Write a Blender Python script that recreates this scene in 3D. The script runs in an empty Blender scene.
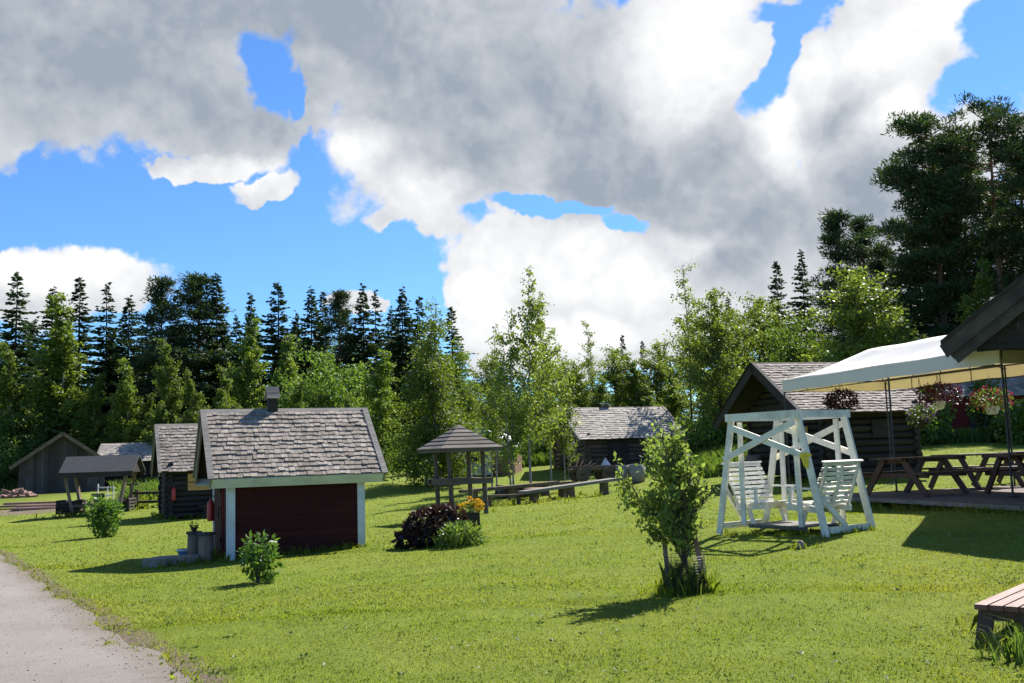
import bpy, math, random
import numpy as np
from mathutils import Vector, Matrix

random.seed(7)
rng = np.random.default_rng(7)
SC = bpy.context.scene
COL = SC.collection
R = math.radians

# ------------------------------------------------------------------ camera
EYE = 1.6
PITCH = math.atan(113.5 / 1000)
ROLL = R(1.8)
cd = bpy.data.cameras.new('camera')
cd.sensor_width = 36.0
cd.lens = 1000 / 1024 * 36.0
cd.clip_start = 0.1
cd.clip_end = 6000
cam = bpy.data.objects.new('camera', cd)
COL.objects.link(cam)
SC.camera = cam
FW = Vector((0, math.cos(PITCH), math.sin(PITCH)))
U0 = Vector((0, -math.sin(PITCH), math.cos(PITCH)))
XR = Vector((1, 0, 0))
RT = XR * math.cos(ROLL) - U0 * math.sin(ROLL)
UP = XR * math.sin(ROLL) + U0 * math.cos(ROLL)
CP = Vector((0, 0, EYE))
m = Matrix.Identity(4)
for i in range(3):
    m[i][0] = RT[i]; m[i][1] = UP[i]; m[i][2] = -FW[i]; m[i][3] = CP[i]
cam.matrix_world = m


def ray(px, py):
    return (FW + RT * ((px - 512) / 1000) + UP * ((341.5 - py) / 1000)).normalized()


def at(px, py, Y):
    d = ray(px, py)
    return CP + d * (Y / d.y)


# ------------------------------------------------------------------ terrain
CTRL = [(185, 683, 7.3), (500, 683, 7.0), (980, 660, 7.4), (685, 592, 10.9), (440, 620, 9.9), (812, 543, 16.0),
        (706, 537, 17.2), (869, 524, 17.0), (440, 541, 19.3), (229, 560, 19.5), (358, 552, 20.5), (258, 586, 14.8),
        (104, 538, 28), (0, 553, 24), (98, 514, 41), (182, 519, 35), (484, 515, 27), (452, 519, 26.3), (537, 503, 32),
        (598, 495, 34), (565, 473, 48), (630, 477, 42), (757, 480, 31), (885, 474, 30), (950, 512, 17.0),
        (35, 494, 64), (105, 490, 64), (940, 441, 42), (1010, 440, 45), (700, 447, 50), (430, 470, 50), (380, 478, 50),
        (60, 600, 13.8), (300, 483, 60), (480, 462, 66), (860, 505, 22)]
cp = []
for px, py, Y in CTRL:
    p = at(px, py, Y)
    cp.append((p.x, p.y, p.z))
cp += [(0, 0, 0), (-4, 2, 0), (4, 2, 0), (0, -8, 0), (8, 8, .1), (-12, 8, -.15), (9, 13, .2), (14, 20, .6),
       (-60, 100, .5), (0, 100, 1.2), (60, 100, 2.2), (-150, 200, .5), (0, 250, 2), (150, 200, 3), (20, 62, 1.9), (-30, 30, -.4)]
CPA = np.array(cp)


def _q(x, y):
    yy = np.maximum(y, -7.0) + 10.0
    return np.stack([np.clip(x / yy, -1.2, 1.2), np.log(yy)], -1)


QC = _q(CPA[:, 0], CPA[:, 1])


def _base(q):
    d2 = ((q[:, None, :] - QC[None]) ** 2).sum(-1)
    w = np.exp(-d2 / (2 * .16 ** 2)) + 1e-5 * np.exp(-d2 / (2 * .8 ** 2)) + 1e-12
    return (w * CPA[:, 2]).sum(1) / w.sum(1)


_K = np.exp(-((QC[:, None] - QC[None]) ** 2).sum(-1) / (2 * .17 ** 2))
_W = np.linalg.solve(_K + .08 * np.eye(len(QC)), CPA[:, 2] - _base(QC))


def hts(x, y):
    x = np.asarray(x, float).ravel(); y = np.asarray(y, float).ravel()
    out = np.empty(len(x))
    for i in range(0, len(x), 20000):
        q = _q(x[i:i + 20000], y[i:i + 20000])
        k = np.exp(-((q[:, None] - QC[None]) ** 2).sum(-1) / (2 * .17 ** 2))
        out[i:i + 20000] = _base(q) + k @ _W
    return out


def gz(x, y):
    return float(hts([x], [y])[0])


def gp(px, py, Y):
    """ground point under a bearing at a distance"""
    p = at(px, py, Y)
    return Vector((p.x, p.y, gz(p.x, p.y)))


def hit(px, py):
    d = ray(px, py)
    Y = 3.0
    while Y < 200:
        p = CP + d * (Y / d.y)
        if p.z < gz(p.x, p.y):
            return p
        Y *= 1.01
    return p


# ------------------------------------------------------------------ objects
def tag(o, label=None, cat=None, group=None, kind=None):
    if label: o['label'] = label
    if cat: o['category'] = cat
    if group: o['group'] = group
    if kind: o['kind'] = kind
    return o


def thing(name, label, cat, loc=(0, 0, 0), rz=0.0, group=None):
    o = bpy.data.objects.new(name, None)
    o.empty_display_size = .2
    COL.objects.link(o)
    o.location = loc
    o.rotation_euler = (0, 0, rz)
    return tag(o, label, cat, group)


def link(name, me, mat, parent=None):
    if mat is not None:
        me.materials.clear(); me.materials.append(mat)
    o = bpy.data.objects.new(name, me)
    COL.objects.link(o)
    if parent: o.parent = parent
    return o


def dup(root, loc=None, rz=None, scale=None, label=None, group=None):
    r = root.copy(); COL.objects.link(r)
    if loc is not None: r.location = loc
    if rz is not None: r.rotation_euler = (0, 0, rz)
    if scale is not None: r.scale = scale
    if label: r['label'] = label
    if group: r['group'] = group
    for ch in list(root.children):
        c = ch.copy(); COL.objects.link(c); c.parent = r
        for g in list(ch.children):
            d = g.copy(); COL.objects.link(d); d.parent = c
    return r


class MB:
    def __init__(s):
        s.v = []; s.f = []; s.sm = []

    def add(s, vs, fs, smooth=False):
        n = len(s.v)
        s.v += [tuple(v) for v in vs]
        s.f += [tuple(i + n for i in f) for f in fs]
        s.sm += [smooth] * len(fs)

    def hexa(s, p):
        s.add(p, [(0, 3, 2, 1), (4, 5, 6, 7), (0, 1, 5, 4), (1, 2, 6, 5), (2, 3, 7, 6), (3, 0, 4, 7)])

    def box(s, c, d, rz=0.0, ry=0.0, rx=0.0):
        M = Matrix.Rotation(rz, 3, 'Z') @ Matrix.Rotation(ry, 3, 'Y') @ Matrix.Rotation(rx, 3, 'X')
        c = Vector(c); x, y, z = d[0] / 2, d[1] / 2, d[2] / 2
        s.hexa([c + M @ Vector(q) for q in ((-x, -y, -z), (x, -y, -z), (x, y, -z), (-x, y, -z), (-x, -y, z), (x, -y, z), (x, y, z), (-x, y, z))])

    def beam(s, a, b, w, t, up=(0, 0, 1), w2=None):
        """box from a to b; w across (horizontal side), t along 'up'"""
        a = Vector(a); b = Vector(b); d = (b - a).normalized(); up = Vector(up)
        sd = d.cross(up)
        if sd.length < 1e-4: sd = d.cross(Vector((1, 0, 0)))
        sd.normalize(); u = sd.cross(d).normalized()
        w2 = w if w2 is None else w2
        s.hexa([a - sd * w / 2 - u * t / 2, a + sd * w / 2 - u * t / 2, b + sd * w2 / 2 - u * t / 2, b - sd * w2 / 2 - u * t / 2,
                a - sd * w / 2 + u * t / 2, a + sd * w / 2 + u * t / 2, b + sd * w2 / 2 + u * t / 2, b - sd * w2 / 2 + u * t / 2])

    def cyl(s, a, b, r0, r1=None, n=10, caps=True):
        a = Vector(a); b = Vector(b); r1 = r0 if r1 is None else r1
        d = (b - a).normalized()
        sd = d.cross(Vector((0, 0, 1)))
        if sd.length < 1e-3: sd = Vector((1, 0, 0))
        sd.normalize(); u = sd.cross(d)
        vs = []
        for P, r in ((a, r0), (b, r1)):
            for i in range(n):
                t = 2 * math.pi * i / n
                vs.append(P + (sd * math.cos(t) + u * math.sin(t)) * r)
        s.add(vs, [(i, (i + 1) % n, n + (i + 1) % n, n + i) for i in range(n)], True)
        if caps:
            s.add(vs[:n], [tuple(range(n))]); s.add(vs[n:], [tuple(reversed(range(n)))])

    def tube(s, pts, rad, n=7):
        pts = [Vector(p) for p in pts]
        vs = []
        for k, P in enumerate(pts):
            d = (pts[min(k + 1, len(pts) - 1)] - pts[max(k - 1, 0)]).normalized()
            sd = d.cross(Vector((.13, 1, .07))).normalized(); u = sd.cross(d)
            r = rad[k] if hasattr(rad, '__len__') else rad
            for i in range(n):
                t = 2 * math.pi * i / n
                vs.append(P + (sd * math.cos(t) + u * math.sin(t)) * r)
        fs = [(k * n + i, k * n + (i + 1) % n, (k + 1) * n + (i + 1) % n, (k + 1) * n + i) for k in range(len(pts) - 1) for i in range(n)]
        s.add(vs, fs, True)
        s.add(vs[-n:], [tuple(range(n))])

    def lathe(s, prof, c=(0, 0, 0), n=16):
        vs = []; c = Vector(c)
        for r, z in prof:
            for i in range(n):
                t = 2 * math.pi * i / n
                vs.append(c + Vector((r * math.cos(t), r * math.sin(t), z)))
        s.add(vs, [(k * n + i, k * n + (i + 1) % n, (k + 1) * n + (i + 1) % n, (k + 1) * n + i) for k in range(len(prof) - 1) for i in range(n)], True)

    def build(s, name, mat, parent=None, label=None):
        me = bpy.data.meshes.new(name)
        me.from_pydata(s.v, [], s.f)
        me.polygons.foreach_set('use_smooth', s.sm)
        me.update()
        o = link(name, me, mat, parent)
        if label: o['label'] = label
        return o


def np_mesh(name, V, F):
    """fast mesh from numpy arrays; F is (M,3) or (M,4)"""
    me = bpy.data.meshes.new(name)
    n, k = F.shape
    me.vertices.add(len(V)); me.loops.add(n * k); me.polygons.add(n)
    me.vertices.foreach_set('co', V.astype(np.float32).ravel())
    me.loops.foreach_set('vertex_index', F.astype(np.int32).ravel())
    me.polygons.foreach_set('loop_start', np.arange(0, n * k, k, dtype=np.int32))
    me.update(calc_edges=True)
    return me


def unit(a):
    return a / np.maximum(np.linalg.norm(a, axis=-1, keepdims=True), 1e-9)


def leaves(P, A, L, W, g, fold=0.0):
    """rhombus leaf at each P, growing along A, random roll"""
    n = len(P)
    A = unit(A)
    rnd = unit(g.normal(size=(n, 3)))
    B = unit(np.cross(A, rnd))
    L = np.broadcast_to(L, (n,))[:, None]; W = np.broadcast_to(W, (n,))[:, None]
    V = np.stack([P, P + A * L * .45 + B * W * .5, P + A * L, P + A * L * .45 - B * W * .5], 1).reshape(-1, 3)
    F = np.arange(4 * n).reshape(n, 4)
    return V, F


def join(VF):
    Vs = []; Fs = []; o = 0
    for V, F in VF:
        Vs.append(V); Fs.append(F + o); o += len(V)
    return np.concatenate(Vs), np.concatenate(Fs)


# ------------------------------------------------------------------ materials
def newmat(name):
    m = bpy.data.materials.new(name); m.use_nodes = True
    nt = m.node_tree; nt.nodes.clear()
    return m, nt, nt.nodes, nt.links


def mixc(nt, fac, a, b, mode='MIX'):
    n = nt.nodes.new('ShaderNodeMix'); n.data_type = 'RGBA'; n.blend_type = mode
    for sock, v in ((n.inputs[0], fac), (n.inputs[6], a), (n.inputs[7], b)):
        if isinstance(v, bpy.types.NodeSocket): nt.links.new(v, sock)
        elif isinstance(v, (tuple, list)): sock.default_value = tuple(v)[:3] + (1,)
        else: sock.default_value = v
    return n.outputs[2]


def mth(nt, op, a, b=None, c=None, clamp=False):
    n = nt.nodes.new('ShaderNodeMath'); n.operation = op; n.use_clamp = clamp
    for i, v in enumerate((a, b, c)):
        if v is None: continue
        if isinstance(v, bpy.types.NodeSocket): nt.links.new(v, n.inputs[i])
        else: n.inputs[i].default_value = v
    return n.outputs[0]


def noise(nt, vec, scale, detail=4, rough=.55, dist=0.0):
    n = nt.nodes.new('ShaderNodeTexNoise')
    n.inputs['Scale'].default_value = scale; n.inputs['Detail'].default_value = detail
    n.inputs['Roughness'].default_value = rough; n.inputs['Distortion'].default_value = dist
    if vec is not None: nt.links.new(vec, n.inputs['Vector'])
    return n.outputs['Fac']


def mapping(nt, vec, scale):
    n = nt.nodes.new('ShaderNodeMapping'); n.inputs['Scale'].default_value = scale
    nt.links.new(vec, n.inputs['Vector'])
    return n.outputs['Vector']


def remap(nt, v, a, b, c=0.0, d=1.0):
    n = nt.nodes.new('ShaderNodeMapRange'); n.clamp = True
    nt.links.new(v, n.inputs[0])
    n.inputs[1].default_value = a; n.inputs[2].default_value = b; n.inputs[3].default_value = c; n.inputs[4].default_value = d
    return n.outputs[0]


def solid(name, c1, c2, scale=6.0, rough=.8, bump=.3, stretch=(1, 1, 1), isl=.35, stain=None, stain_amt=.5, spec=.25, metal=0.0, fine=6.0):
    """two-tone noisy surface; every loose piece (plank, shingle) gets its own shade"""
    m, nt, N, Lk = newmat(name)
    tc = N.new('ShaderNodeTexCoord').outputs['Object']
    geo = N.new('ShaderNodeNewGeometry')
    oi = N.new('ShaderNodeObjectInfo')
    off = N.new('ShaderNodeVectorMath'); off.operation = 'ADD'
    Lk.new(tc, off.inputs[0])
    cmb = N.new('ShaderNodeCombineXYZ')
    r9 = mth(nt, 'MULTIPLY', geo.outputs['Random Per Island'], 37.0)
    for i in range(3): Lk.new(r9, cmb.inputs[i])
    Lk.new(cmb.outputs[0], off.inputs[1])
    vec = mapping(nt, off.outputs[0], stretch)
    n1 = noise(nt, vec, scale, 8, .62)
    n2 = noise(nt, vec, scale * fine, 4, .6)
    f = mth(nt, 'ADD', remap(nt, n1, .3, .7, 0, .75), mth(nt, 'MULTIPLY', n2, .25))
    col = mixc(nt, f, c1, c2)
    v = remap(nt, geo.outputs['Random Per Island'], 0, 1, 1 - isl, 1 + isl)
    g = N.new('ShaderNodeVectorMath'); g.operation = 'SCALE'
    Lk.new(col, g.inputs[0]); Lk.new(v, g.inputs['Scale'])
    col = g.outputs[0]
    if stain:
        n3 = noise(nt, tc, 1.7, 6, .65)
        col = mixc(nt, mth(nt, 'MULTIPLY', remap(nt, n3, .48, .68), stain_amt), col, stain)
    b = N.new('ShaderNodeBsdfPrincipled')
    Lk.new(col, b.inputs['Base Color'])
    b.inputs['Roughness'].default_value = rough
    b.inputs['Specular IOR Level'].default_value = spec
    b.inputs['Metallic'].default_value = metal
    if bump:
        bp = N.new('ShaderNodeBump'); bp.inputs['Strength'].default_value = bump; bp.inputs['Distance'].default_value = .02
        Lk.new(f, bp.inputs['Height']); Lk.new(bp.outputs[0], b.inputs['Normal'])
    o = N.new('ShaderNodeOutputMaterial'); Lk.new(b.outputs[0], o.inputs[0])
    return m


def leafmat(name, c1, c2, trans=.45, tcol=None, rough=.5, clump=.5, spec=.3):
    m, nt, N, Lk = newmat(name)
    geo = N.new('ShaderNodeNewGeometry'); oi = N.new('ShaderNodeObjectInfo')
    tc = N.new('ShaderNodeTexCoord').outputs['Object']
    n1 = noise(nt, tc, clump, 3, .6)
    f = mth(nt, 'ADD', mth(nt, 'MULTIPLY', geo.outputs['Random Per Island'], .6), mth(nt, 'MULTIPLY', remap(nt, n1, .3, .7), .4))
    col = mixc(nt, f, c1, c2)
    v = remap(nt, oi.outputs['Random'], 0, 1, .8, 1.2)
    g = N.new('ShaderNodeVectorMath'); g.operation = 'SCALE'
    Lk.new(col, g.inputs[0]); Lk.new(v, g.inputs['Scale'])
    col = g.outputs[0]
    b = N.new('ShaderNodeBsdfPrincipled')
    Lk.new(col, b.inputs['Base Color'])
    b.inputs['Roughness'].default_value = rough
    b.inputs['Specular IOR Level'].default_value = spec
    t = N.new('ShaderNodeBsdfTranslucent')
    tc2 = mixc(nt, 1.0, col, tcol or (1.25, 1.25, .55), 'MULTIPLY')
    Lk.new(tc2, t.inputs[0])
    mx = N.new('ShaderNodeMixShader'); mx.inputs[0].default_value = trans
    Lk.new(b.outputs[0], mx.inputs[1]); Lk.new(t.outputs[0], mx.inputs[2])
    o = N.new('ShaderNodeOutputMaterial'); Lk.new(mx.outputs[0], o.inputs[0])
    return m


M = {}
M['shingle'] = solid('weathered_shingle', (.165, .135, .108), (.37, .315, .265), 5, .85, .5, (1, .35, .35), .26, (.085, .075, .06), .6)
M['shingle_pale'] = solid('pale_shingle', (.24, .215, .18), (.45, .405, .35), 5, .85, .4, (1, .4, .4), .25, (.16, .15, .13), .4)
M['greyboard'] = solid('grey_board', (.13, .115, .10), (.27, .25, .225), 4, .85, .5, (.25, 3, 3), .25, (.09, .085, .075), .5)
M['eave'] = solid('dark_weathered_eave', (.035, .029, .023), (.105, .09, .072), 3, .85, .6, (.5, .5, .5), .1, (.025, .021, .017), .6)
M['gazebo'] = solid('brown_grey_board', (.07, .058, .050), (.17, .145, .125), 4, .85, .5, (.25, 3, 3), .22, (.05, .043, .036), .5)
M['darkboard'] = solid('dark_board', (.020, .017, .015), (.055, .047, .041), 4, .85, .5, (.25, 3, 3), .25, (.03, .028, .025), .5)
M['log'] = solid('old_log', (.085, .062, .043), (.19, .145, .105), 3, .85, .6, (.2, 3, 3), .3, (.045, .038, .032), .6)
M['logd'] = solid('dark_log', (.020, .0172, .0150), (.060, .051, .044), 3, .85, .6, (.2, 3, 3), .3, (.02, .019, .018), .5)
M['red'] = solid('red_ochre_boards', (.036, .0065, .0055), (.062, .012, .0095), 3, .85, .35, (.3, 3, 3), .16, (.014, .005, .0045), .4)
M['redb'] = solid('bright_red_boards', (.11, .012, .010), (.17, .02, .016), 3, .8, .3, (3, 3, .3), .15)
M['white'] = solid('white_paint', (.66, .63, .54), (.84, .81, .72), 7, .6, .45, (.6, 1.5, 1.5), .10, (.36, .36, .31), .65, .3)
M['trim'] = solid('pale_trim_paint', (.50, .55, .56), (.68, .72, .72), 5, .6, .2, (.5, 1, 1), .06, (.36, .38, .36), .4, .3)
M['barn'] = solid('silvered_barn_board', (.050, .044, .038), (.115, .104, .092), 2.5, .85, .5, (4, 4, .25), .45, (.085, .052, .03), .7)
M['barnroof'] = solid('rusty_fascia', (.12, .08, .055), (.24, .17, .12), 4, .85, .4, (1, 1, 1), .2)
M['felt'] = solid('roofing_felt', (.045, .046, .048), (.075, .076, .078), 9, .9, .25, (1, 1, 1), .05)
M['brownstain'] = solid('brown_stained_wood', (.048, .020, .014), (.10, .043, .030), 5, .5, .35, (.3, 3, 3), .18, (.10, .055, .04), .35, .4)
M['benchtop'] = solid('bleached_brown_slat', (.12, .046, .033), (.225, .105, .077), 5, .55, .35, (.3, 4, 4), .14, (.13, .07, .05), .45, .4)
M['deck'] = solid('deck_plank', (.075, .055, .045), (.16, .125, .105), 4, .8, .3, (.3, 3, 3), .2, (.10, .085, .07), .4)
M['plank'] = solid('reddish_plank', (.16, .085, .065), (.34, .22, .18), 4, .85, .3, (.3, 3, 3), .4)
M['freshwood'] = solid('fresh_yellow_board', (.44, .23, .07), (.58, .33, .12), 4, .7, .2, (.3, 3, 3), .12)
M['stump'] = solid('weathered_stump', (.13, .098, .070), (.25, .195, .145), 5, .9, .6, (2, 2, .4), .15)
M['concrete'] = solid('grey_concrete', (.22, .205, .185), (.33, .31, .285), 9, .9, .3, (1, 1, 1), .06, (.22, .21, .18), .5)
M['stone'] = solid('granite_slab', (.18, .14, .115), (.33, .27, .23), 14, .9, .5, (1, 1, 1), .2)
M['metal'] = solid('dark_metal', (.02, .02, .021), (.04, .04, .042), 9, .5, .1, (1, 1, 1), .05, spec=.5)
M['iron'] = solid('rusty_iron', (.03, .022, .018), (.085, .05, .035), 9, .75, .3, (1, 1, 1), .1)
M['zinc'] = solid('zinc_sheet', (.42, .43, .44), (.58, .59, .60), 6, .45, .1, (1, 1, 1), .05, metal=.4)
M['whitepot'] = solid('white_pot', (.72, .72, .69), (.82, .82, .80), 8, .5, .05, (1, 1, 1), .04)
M['bluebin'] = solid('blue_plastic', (.12, .22, .42), (.16, .30, .52), 6, .45, .05, (1, 1, 1), .05)
M['redpaint'] = solid('red_gloss', (.34, .02, .018), (.46, .032, .028), 6, .4, .05, (1, 1, 1), .04, spec=.5)
M['yellow'] = solid('yellow_ribbon', (.72, .52, .04), (.85, .64, .07), 6, .7, .1, (1, 1, 1), .05)
M['glass'] = solid('window_glass', (.02, .025, .03), (.035, .04, .045), 2, .08, 0, (1, 1, 1), .02, spec=.6)
M['bark'] = solid('grey_bark', (.045, .038, .032), (.12, .105, .09), 7, .95, .8, (1, 1, .4), .1)
M['birchbark'] = solid('birch_bark', (.10, .09, .08), (.44, .42, .39), 3, .8, .4, (1, 1, 2.2), .05)
M['bluewall'] = solid('pale_house_wall', (.50, .53, .56), (.62, .65, .68), 3, .8, .1, (3, 3, .3), .08)
M['whiteroof'] = solid('white_sheet_roof', (.72, .73, .74), (.82, .82, .83), 3, .35, .1, (3, 3, .3), .05)
M['brick'] = solid('brown_plank_wall', (.17, .105, .07), (.28, .18, .125), 3, .85, .3, (.3, 3, 3), .25)


def pinebark():
    m, nt, N, Lk = newmat('pine_bark')
    tc = N.new('ShaderNodeTexCoord')
    sep = N.new('ShaderNodeSeparateXYZ'); Lk.new(tc.outputs['Object'], sep.inputs[0])
    n1 = noise(nt, mapping(nt, tc.outputs['Object'], (1, 1, .35)), 5, 8, .65)
    up = remap(nt, sep.outputs[2], 5.5, 10.5)
    low = mixc(nt, n1, (.05, .038, .03), (.14, .105, .085))
    hi = mixc(nt, n1, (.15, .062, .03), (.32, .155, .08))
    col = mixc(nt, up, low, hi)
    b = N.new('ShaderNodeBsdfPrincipled'); Lk.new(col, b.inputs['Base Color']); b.inputs['Roughness'].default_value = .9
    bp = N.new('ShaderNodeBump'); bp.inputs['Strength'].default_value = .7; Lk.new(n1, bp.inputs['Height']); Lk.new(bp.outputs[0], b.inputs['Normal'])
    o = N.new('ShaderNodeOutputMaterial'); Lk.new(b.outputs[0], o.inputs[0])
    return m


M['pinebark'] = pinebark()
M['spruce'] = leafmat('spruce_needles', (.020, .042, .014), (.056, .090, .026), .28, (1.2, 1.3, .6), .6, .4)
M['pine'] = leafmat('pine_needles', (.022, .042, .017), (.066, .102, .036), .28, (1.2, 1.3, .6), .6, .5)
M['birch'] = leafmat('birch_leaves', (.092, .150, .024), (.185, .250, .052), .5, (1.25, 1.25, .5), .5, .6)
M['birch2'] = leafmat('young_birch_leaves', (.100, .155, .030), (.205, .270, .066), .54, (1.25, 1.2, .5), .45, .6)
M['willow'] = leafmat('willow_leaves', (.070, .130, .022), (.150, .225, .046), .46, None, .5, .8)
M['bush'] = leafmat('garden_shrub_leaves', (.055, .120, .020), (.130, .230, .045), .42, None, .45, 2.0)
M['apple'] = leafmat('apple_leaves', (.12, .18, .05), (.26, .33, .12), .58, None, .6, 3.0, .18)
M['purple'] = leafmat('purple_leaves', (.018, .011, .010), (.056, .034, .030), .25, (1.4, .8, .8), .35, 3.0, .55)
M['petunia'] = leafmat('purple_petals', (.040, .006, .020), (.13, .018, .055), .35, (1.3, .6, .9), .5, 4.0)
M['violet'] = leafmat('violet_petals', (.06, .025, .10), (.16, .07, .24), .35, (1.1, .8, 1.2), .5, 4.0)
M['pink'] = leafmat('pink_petals', (.18, .02, .04), (.40, .06, .10), .35, (1.2, .7, .8), .5, 4.0)
M['petal'] = leafmat('yellow_petals', (.62, .30, .012), (.80, .55, .03), .3, (1.1, 1, .6), .5, 4.0)
M['weedleaf'] = leafmat('broadleaf_weeds', (.070, .125, .020), (.150, .210, .040), .4, None, .5, 2.0)
M['grass'] = leafmat('grass_blades', (.112, .172, .016), (.232, .288, .040), .57, (1.2, 1.15, .5), .5, .35)
M['weeds'] = leafmat('tall_weeds', (.055, .110, .020), (.150, .215, .050), .45, None, .5, .8)
M['under'] = leafmat('undergrowth_leaves', (.034, .068, .014), (.085, .140, .032), .38, None, .55, .3)


def patchy(mat):
    nt = mat.node_tree; N = nt.nodes; Lk = nt.links
    tc = N.new('ShaderNodeTexCoord').outputs['Object']
    pr = [n for n in N if n.type == 'BSDF_PRINCIPLED'][0]
    src = pr.inputs['Base Color'].links[0].from_socket
    dry = remap(nt, noise(nt, tc, .30, 5, .65), .46, .62)
    clo = remap(nt, noise(nt, mapping(nt, tc, (1, 1.5, 1)), .85, 5, .65), .52, .66)
    tr = remap(nt, noise(nt, mapping(nt, tc, (.45, 1.6, 1)), 1.9, 4, .6), .50, .66)
    c = mixc(nt, mth(nt, 'MULTIPLY', dry, .65), src, (.28, .275, .05))
    c = mixc(nt, mth(nt, 'MULTIPLY', clo, .60), c, (.075, .135, .022))
    c = mixc(nt, mth(nt, 'MULTIPLY', tr, .35), c, (.22, .285, .05))
    for n in list(N):
        for i in n.inputs:
            if i.is_linked and i.links[0].from_socket == src and n.name not in [x.node.name for x in [c]] and n.type in ('BSDF_PRINCIPLED',):
                Lk.new(c, i)
    t = [n for n in N if n.type == 'BSDF_TRANSLUCENT'][0]
    Lk.new(mixc(nt, 1.0, c, (1.2, 1.15, .5), 'MULTIPLY'), t.inputs[0])


patchy(M['grass'])


def ground_mat():
    m, nt, N, Lk = newmat('lawn_ground')
    tc = N.new('ShaderNodeTexCoord').outputs['Object']
    big = noise(nt, tc, .22, 5, .6)
    mid = noise(nt, tc, 1.6, 6, .65)
    fine = noise(nt, tc, 38, 5, .7)
    grain = noise(nt, mapping(nt, tc, (1, .35, 1)), 9, 5, .7)
    c = mixc(nt, remap(nt, mid, .3, .7), (.132, .186, .022), (.245, .295, .044))
    c = mixc(nt, mth(nt, 'MULTIPLY', remap(nt, big, .42, .66), .55), c, (.27, .29, .050))
    c = mixc(nt, mth(nt, 'MULTIPLY', remap(nt, fine, .35, .6, 1, 0), .55), c, (.105, .140, .018))
    c = mixc(nt, mth(nt, 'MULTIPLY', remap(nt, grain, .35, .6, 1, 0), .35), c, (.11, .15, .02))
    at_ = N.new('ShaderNodeAttribute'); at_.attribute_name = 'dirt'
    dn = mth(nt, 'ADD', at_.outputs['Fac'], mth(nt, 'MULTIPLY', mth(nt, 'SUBTRACT', noise(nt, tc, 5, 6, .7), .5), 1.3))
    soil = mixc(nt, noise(nt, tc, 60, 4, .7), (.14, .10, .07), (.24, .19, .15))
    c = mixc(nt, remap(nt, dn, .42, .62), c, soil)
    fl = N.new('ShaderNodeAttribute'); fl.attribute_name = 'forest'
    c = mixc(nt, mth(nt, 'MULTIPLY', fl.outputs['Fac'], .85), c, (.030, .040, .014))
    b = N.new('ShaderNodeBsdfPrincipled'); Lk.new(c, b.inputs['Base Color']); b.inputs['Roughness'].default_value = .95
    b.inputs['Specular IOR Level'].default_value = .1
    bp = N.new('ShaderNodeBump'); bp.inputs['Strength'].default_value = .9; bp.inputs['Distance'].default_value = .05
    Lk.new(mth(nt, 'ADD', fine, mth(nt, 'MULTIPLY', grain, 1.5)), bp.inputs['Height']); Lk.new(bp.outputs[0], b.inputs['Normal'])
    o = N.new('ShaderNodeOutputMaterial'); Lk.new(b.outputs[0], o.inputs[0])
    return m


def path_mat():
    m, nt, N, Lk = newmat('gravel_path')
    tc = N.new('ShaderNodeTexCoord').outputs['Object']
    a = noise(nt, tc, .7, 6, .65); b_ = noise(nt, tc, 55, 6, .75); c_ = noise(nt, tc, 8, 5, .7)
    v = N.new('ShaderNodeTexVoronoi'); v.inputs['Scale'].default_value = 70; Lk.new(tc, v.inputs['Vector'])
    c = mixc(nt, remap(nt, a, .3, .7), (.168, .150, .128), (.228, .206, .178))
    c = mixc(nt, mth(nt, 'MULTIPLY', remap(nt, b_, .3, .7), .55), c, (.29, .265, .245))
    c = mixc(nt, mth(nt, 'MULTIPLY', remap(nt, c_, .52, .7), .4), c, (.135, .112, .095))
    c = mixc(nt, mth(nt, 'MULTIPLY', remap(nt, v.outputs['Distance'], 0.0, .35, 1, 0), .25), c, (.38, .36, .34))
    at_ = N.new('ShaderNodeAttribute'); at_.attribute_name = 'edge'
    dn = mth(nt, 'ADD', at_.outputs['Fac'], mth(nt, 'MULTIPLY', mth(nt, 'SUBTRACT', noise(nt, tc, 4, 6, .7), .5), 1.0))
    c = mixc(nt, mth(nt, 'MULTIPLY', remap(nt, dn, .4, .8), .7), c, (.175, .145, .115))
    b = N.new('ShaderNodeBsdfPrincipled'); Lk.new(c, b.inputs['Base Color']); b.inputs['Roughness'].default_value = .95
    b.inputs['Specular IOR Level'].default_value = .1
    bp = N.new('ShaderNodeBump'); bp.inputs['Strength'].default_value = .8; bp.inputs['Distance'].default_value = .015
    Lk.new(b_, bp.inputs['Height']); Lk.new(bp.outputs[0], b.inputs['Normal'])
    o = N.new('ShaderNodeOutputMaterial'); Lk.new(b.outputs[0], o.inputs[0])
    return m


def cloth_mat():
    m, nt, N, Lk = newmat('tent_cloth')
    tc = N.new('ShaderNodeTexCoord').outputs['Object']
    n1 = noise(nt, tc, 1.5, 5, .6)
    c = mixc(nt, n1, (.86, .86, .85), (.90, .90, .89))
    d = N.new('ShaderNodeBsdfDiffuse'); Lk.new(c, d.inputs[0])
    t = N.new('ShaderNodeBsdfTranslucent'); t.inputs[0].default_value = (.86, .74, .50, 1)
    mx = N.new('ShaderNodeMixShader'); mx.inputs[0].default_value = .38
    bp = N.new('ShaderNodeBump'); bp.inputs['Strength'].default_value = .35; bp.inputs['Distance'].default_value = .08
    Lk.new(n1, bp.inputs['Height']); Lk.new(bp.outputs[0], d.inputs['Normal'])
    Lk.new(d.outputs[0], mx.inputs[1]); Lk.new(t.outputs[0], mx.inputs[2])
    o = N.new('ShaderNodeOutputMaterial'); Lk.new(mx.outputs[0], o.inputs[0])
    return m


M['cloth'] = cloth_mat()

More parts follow.
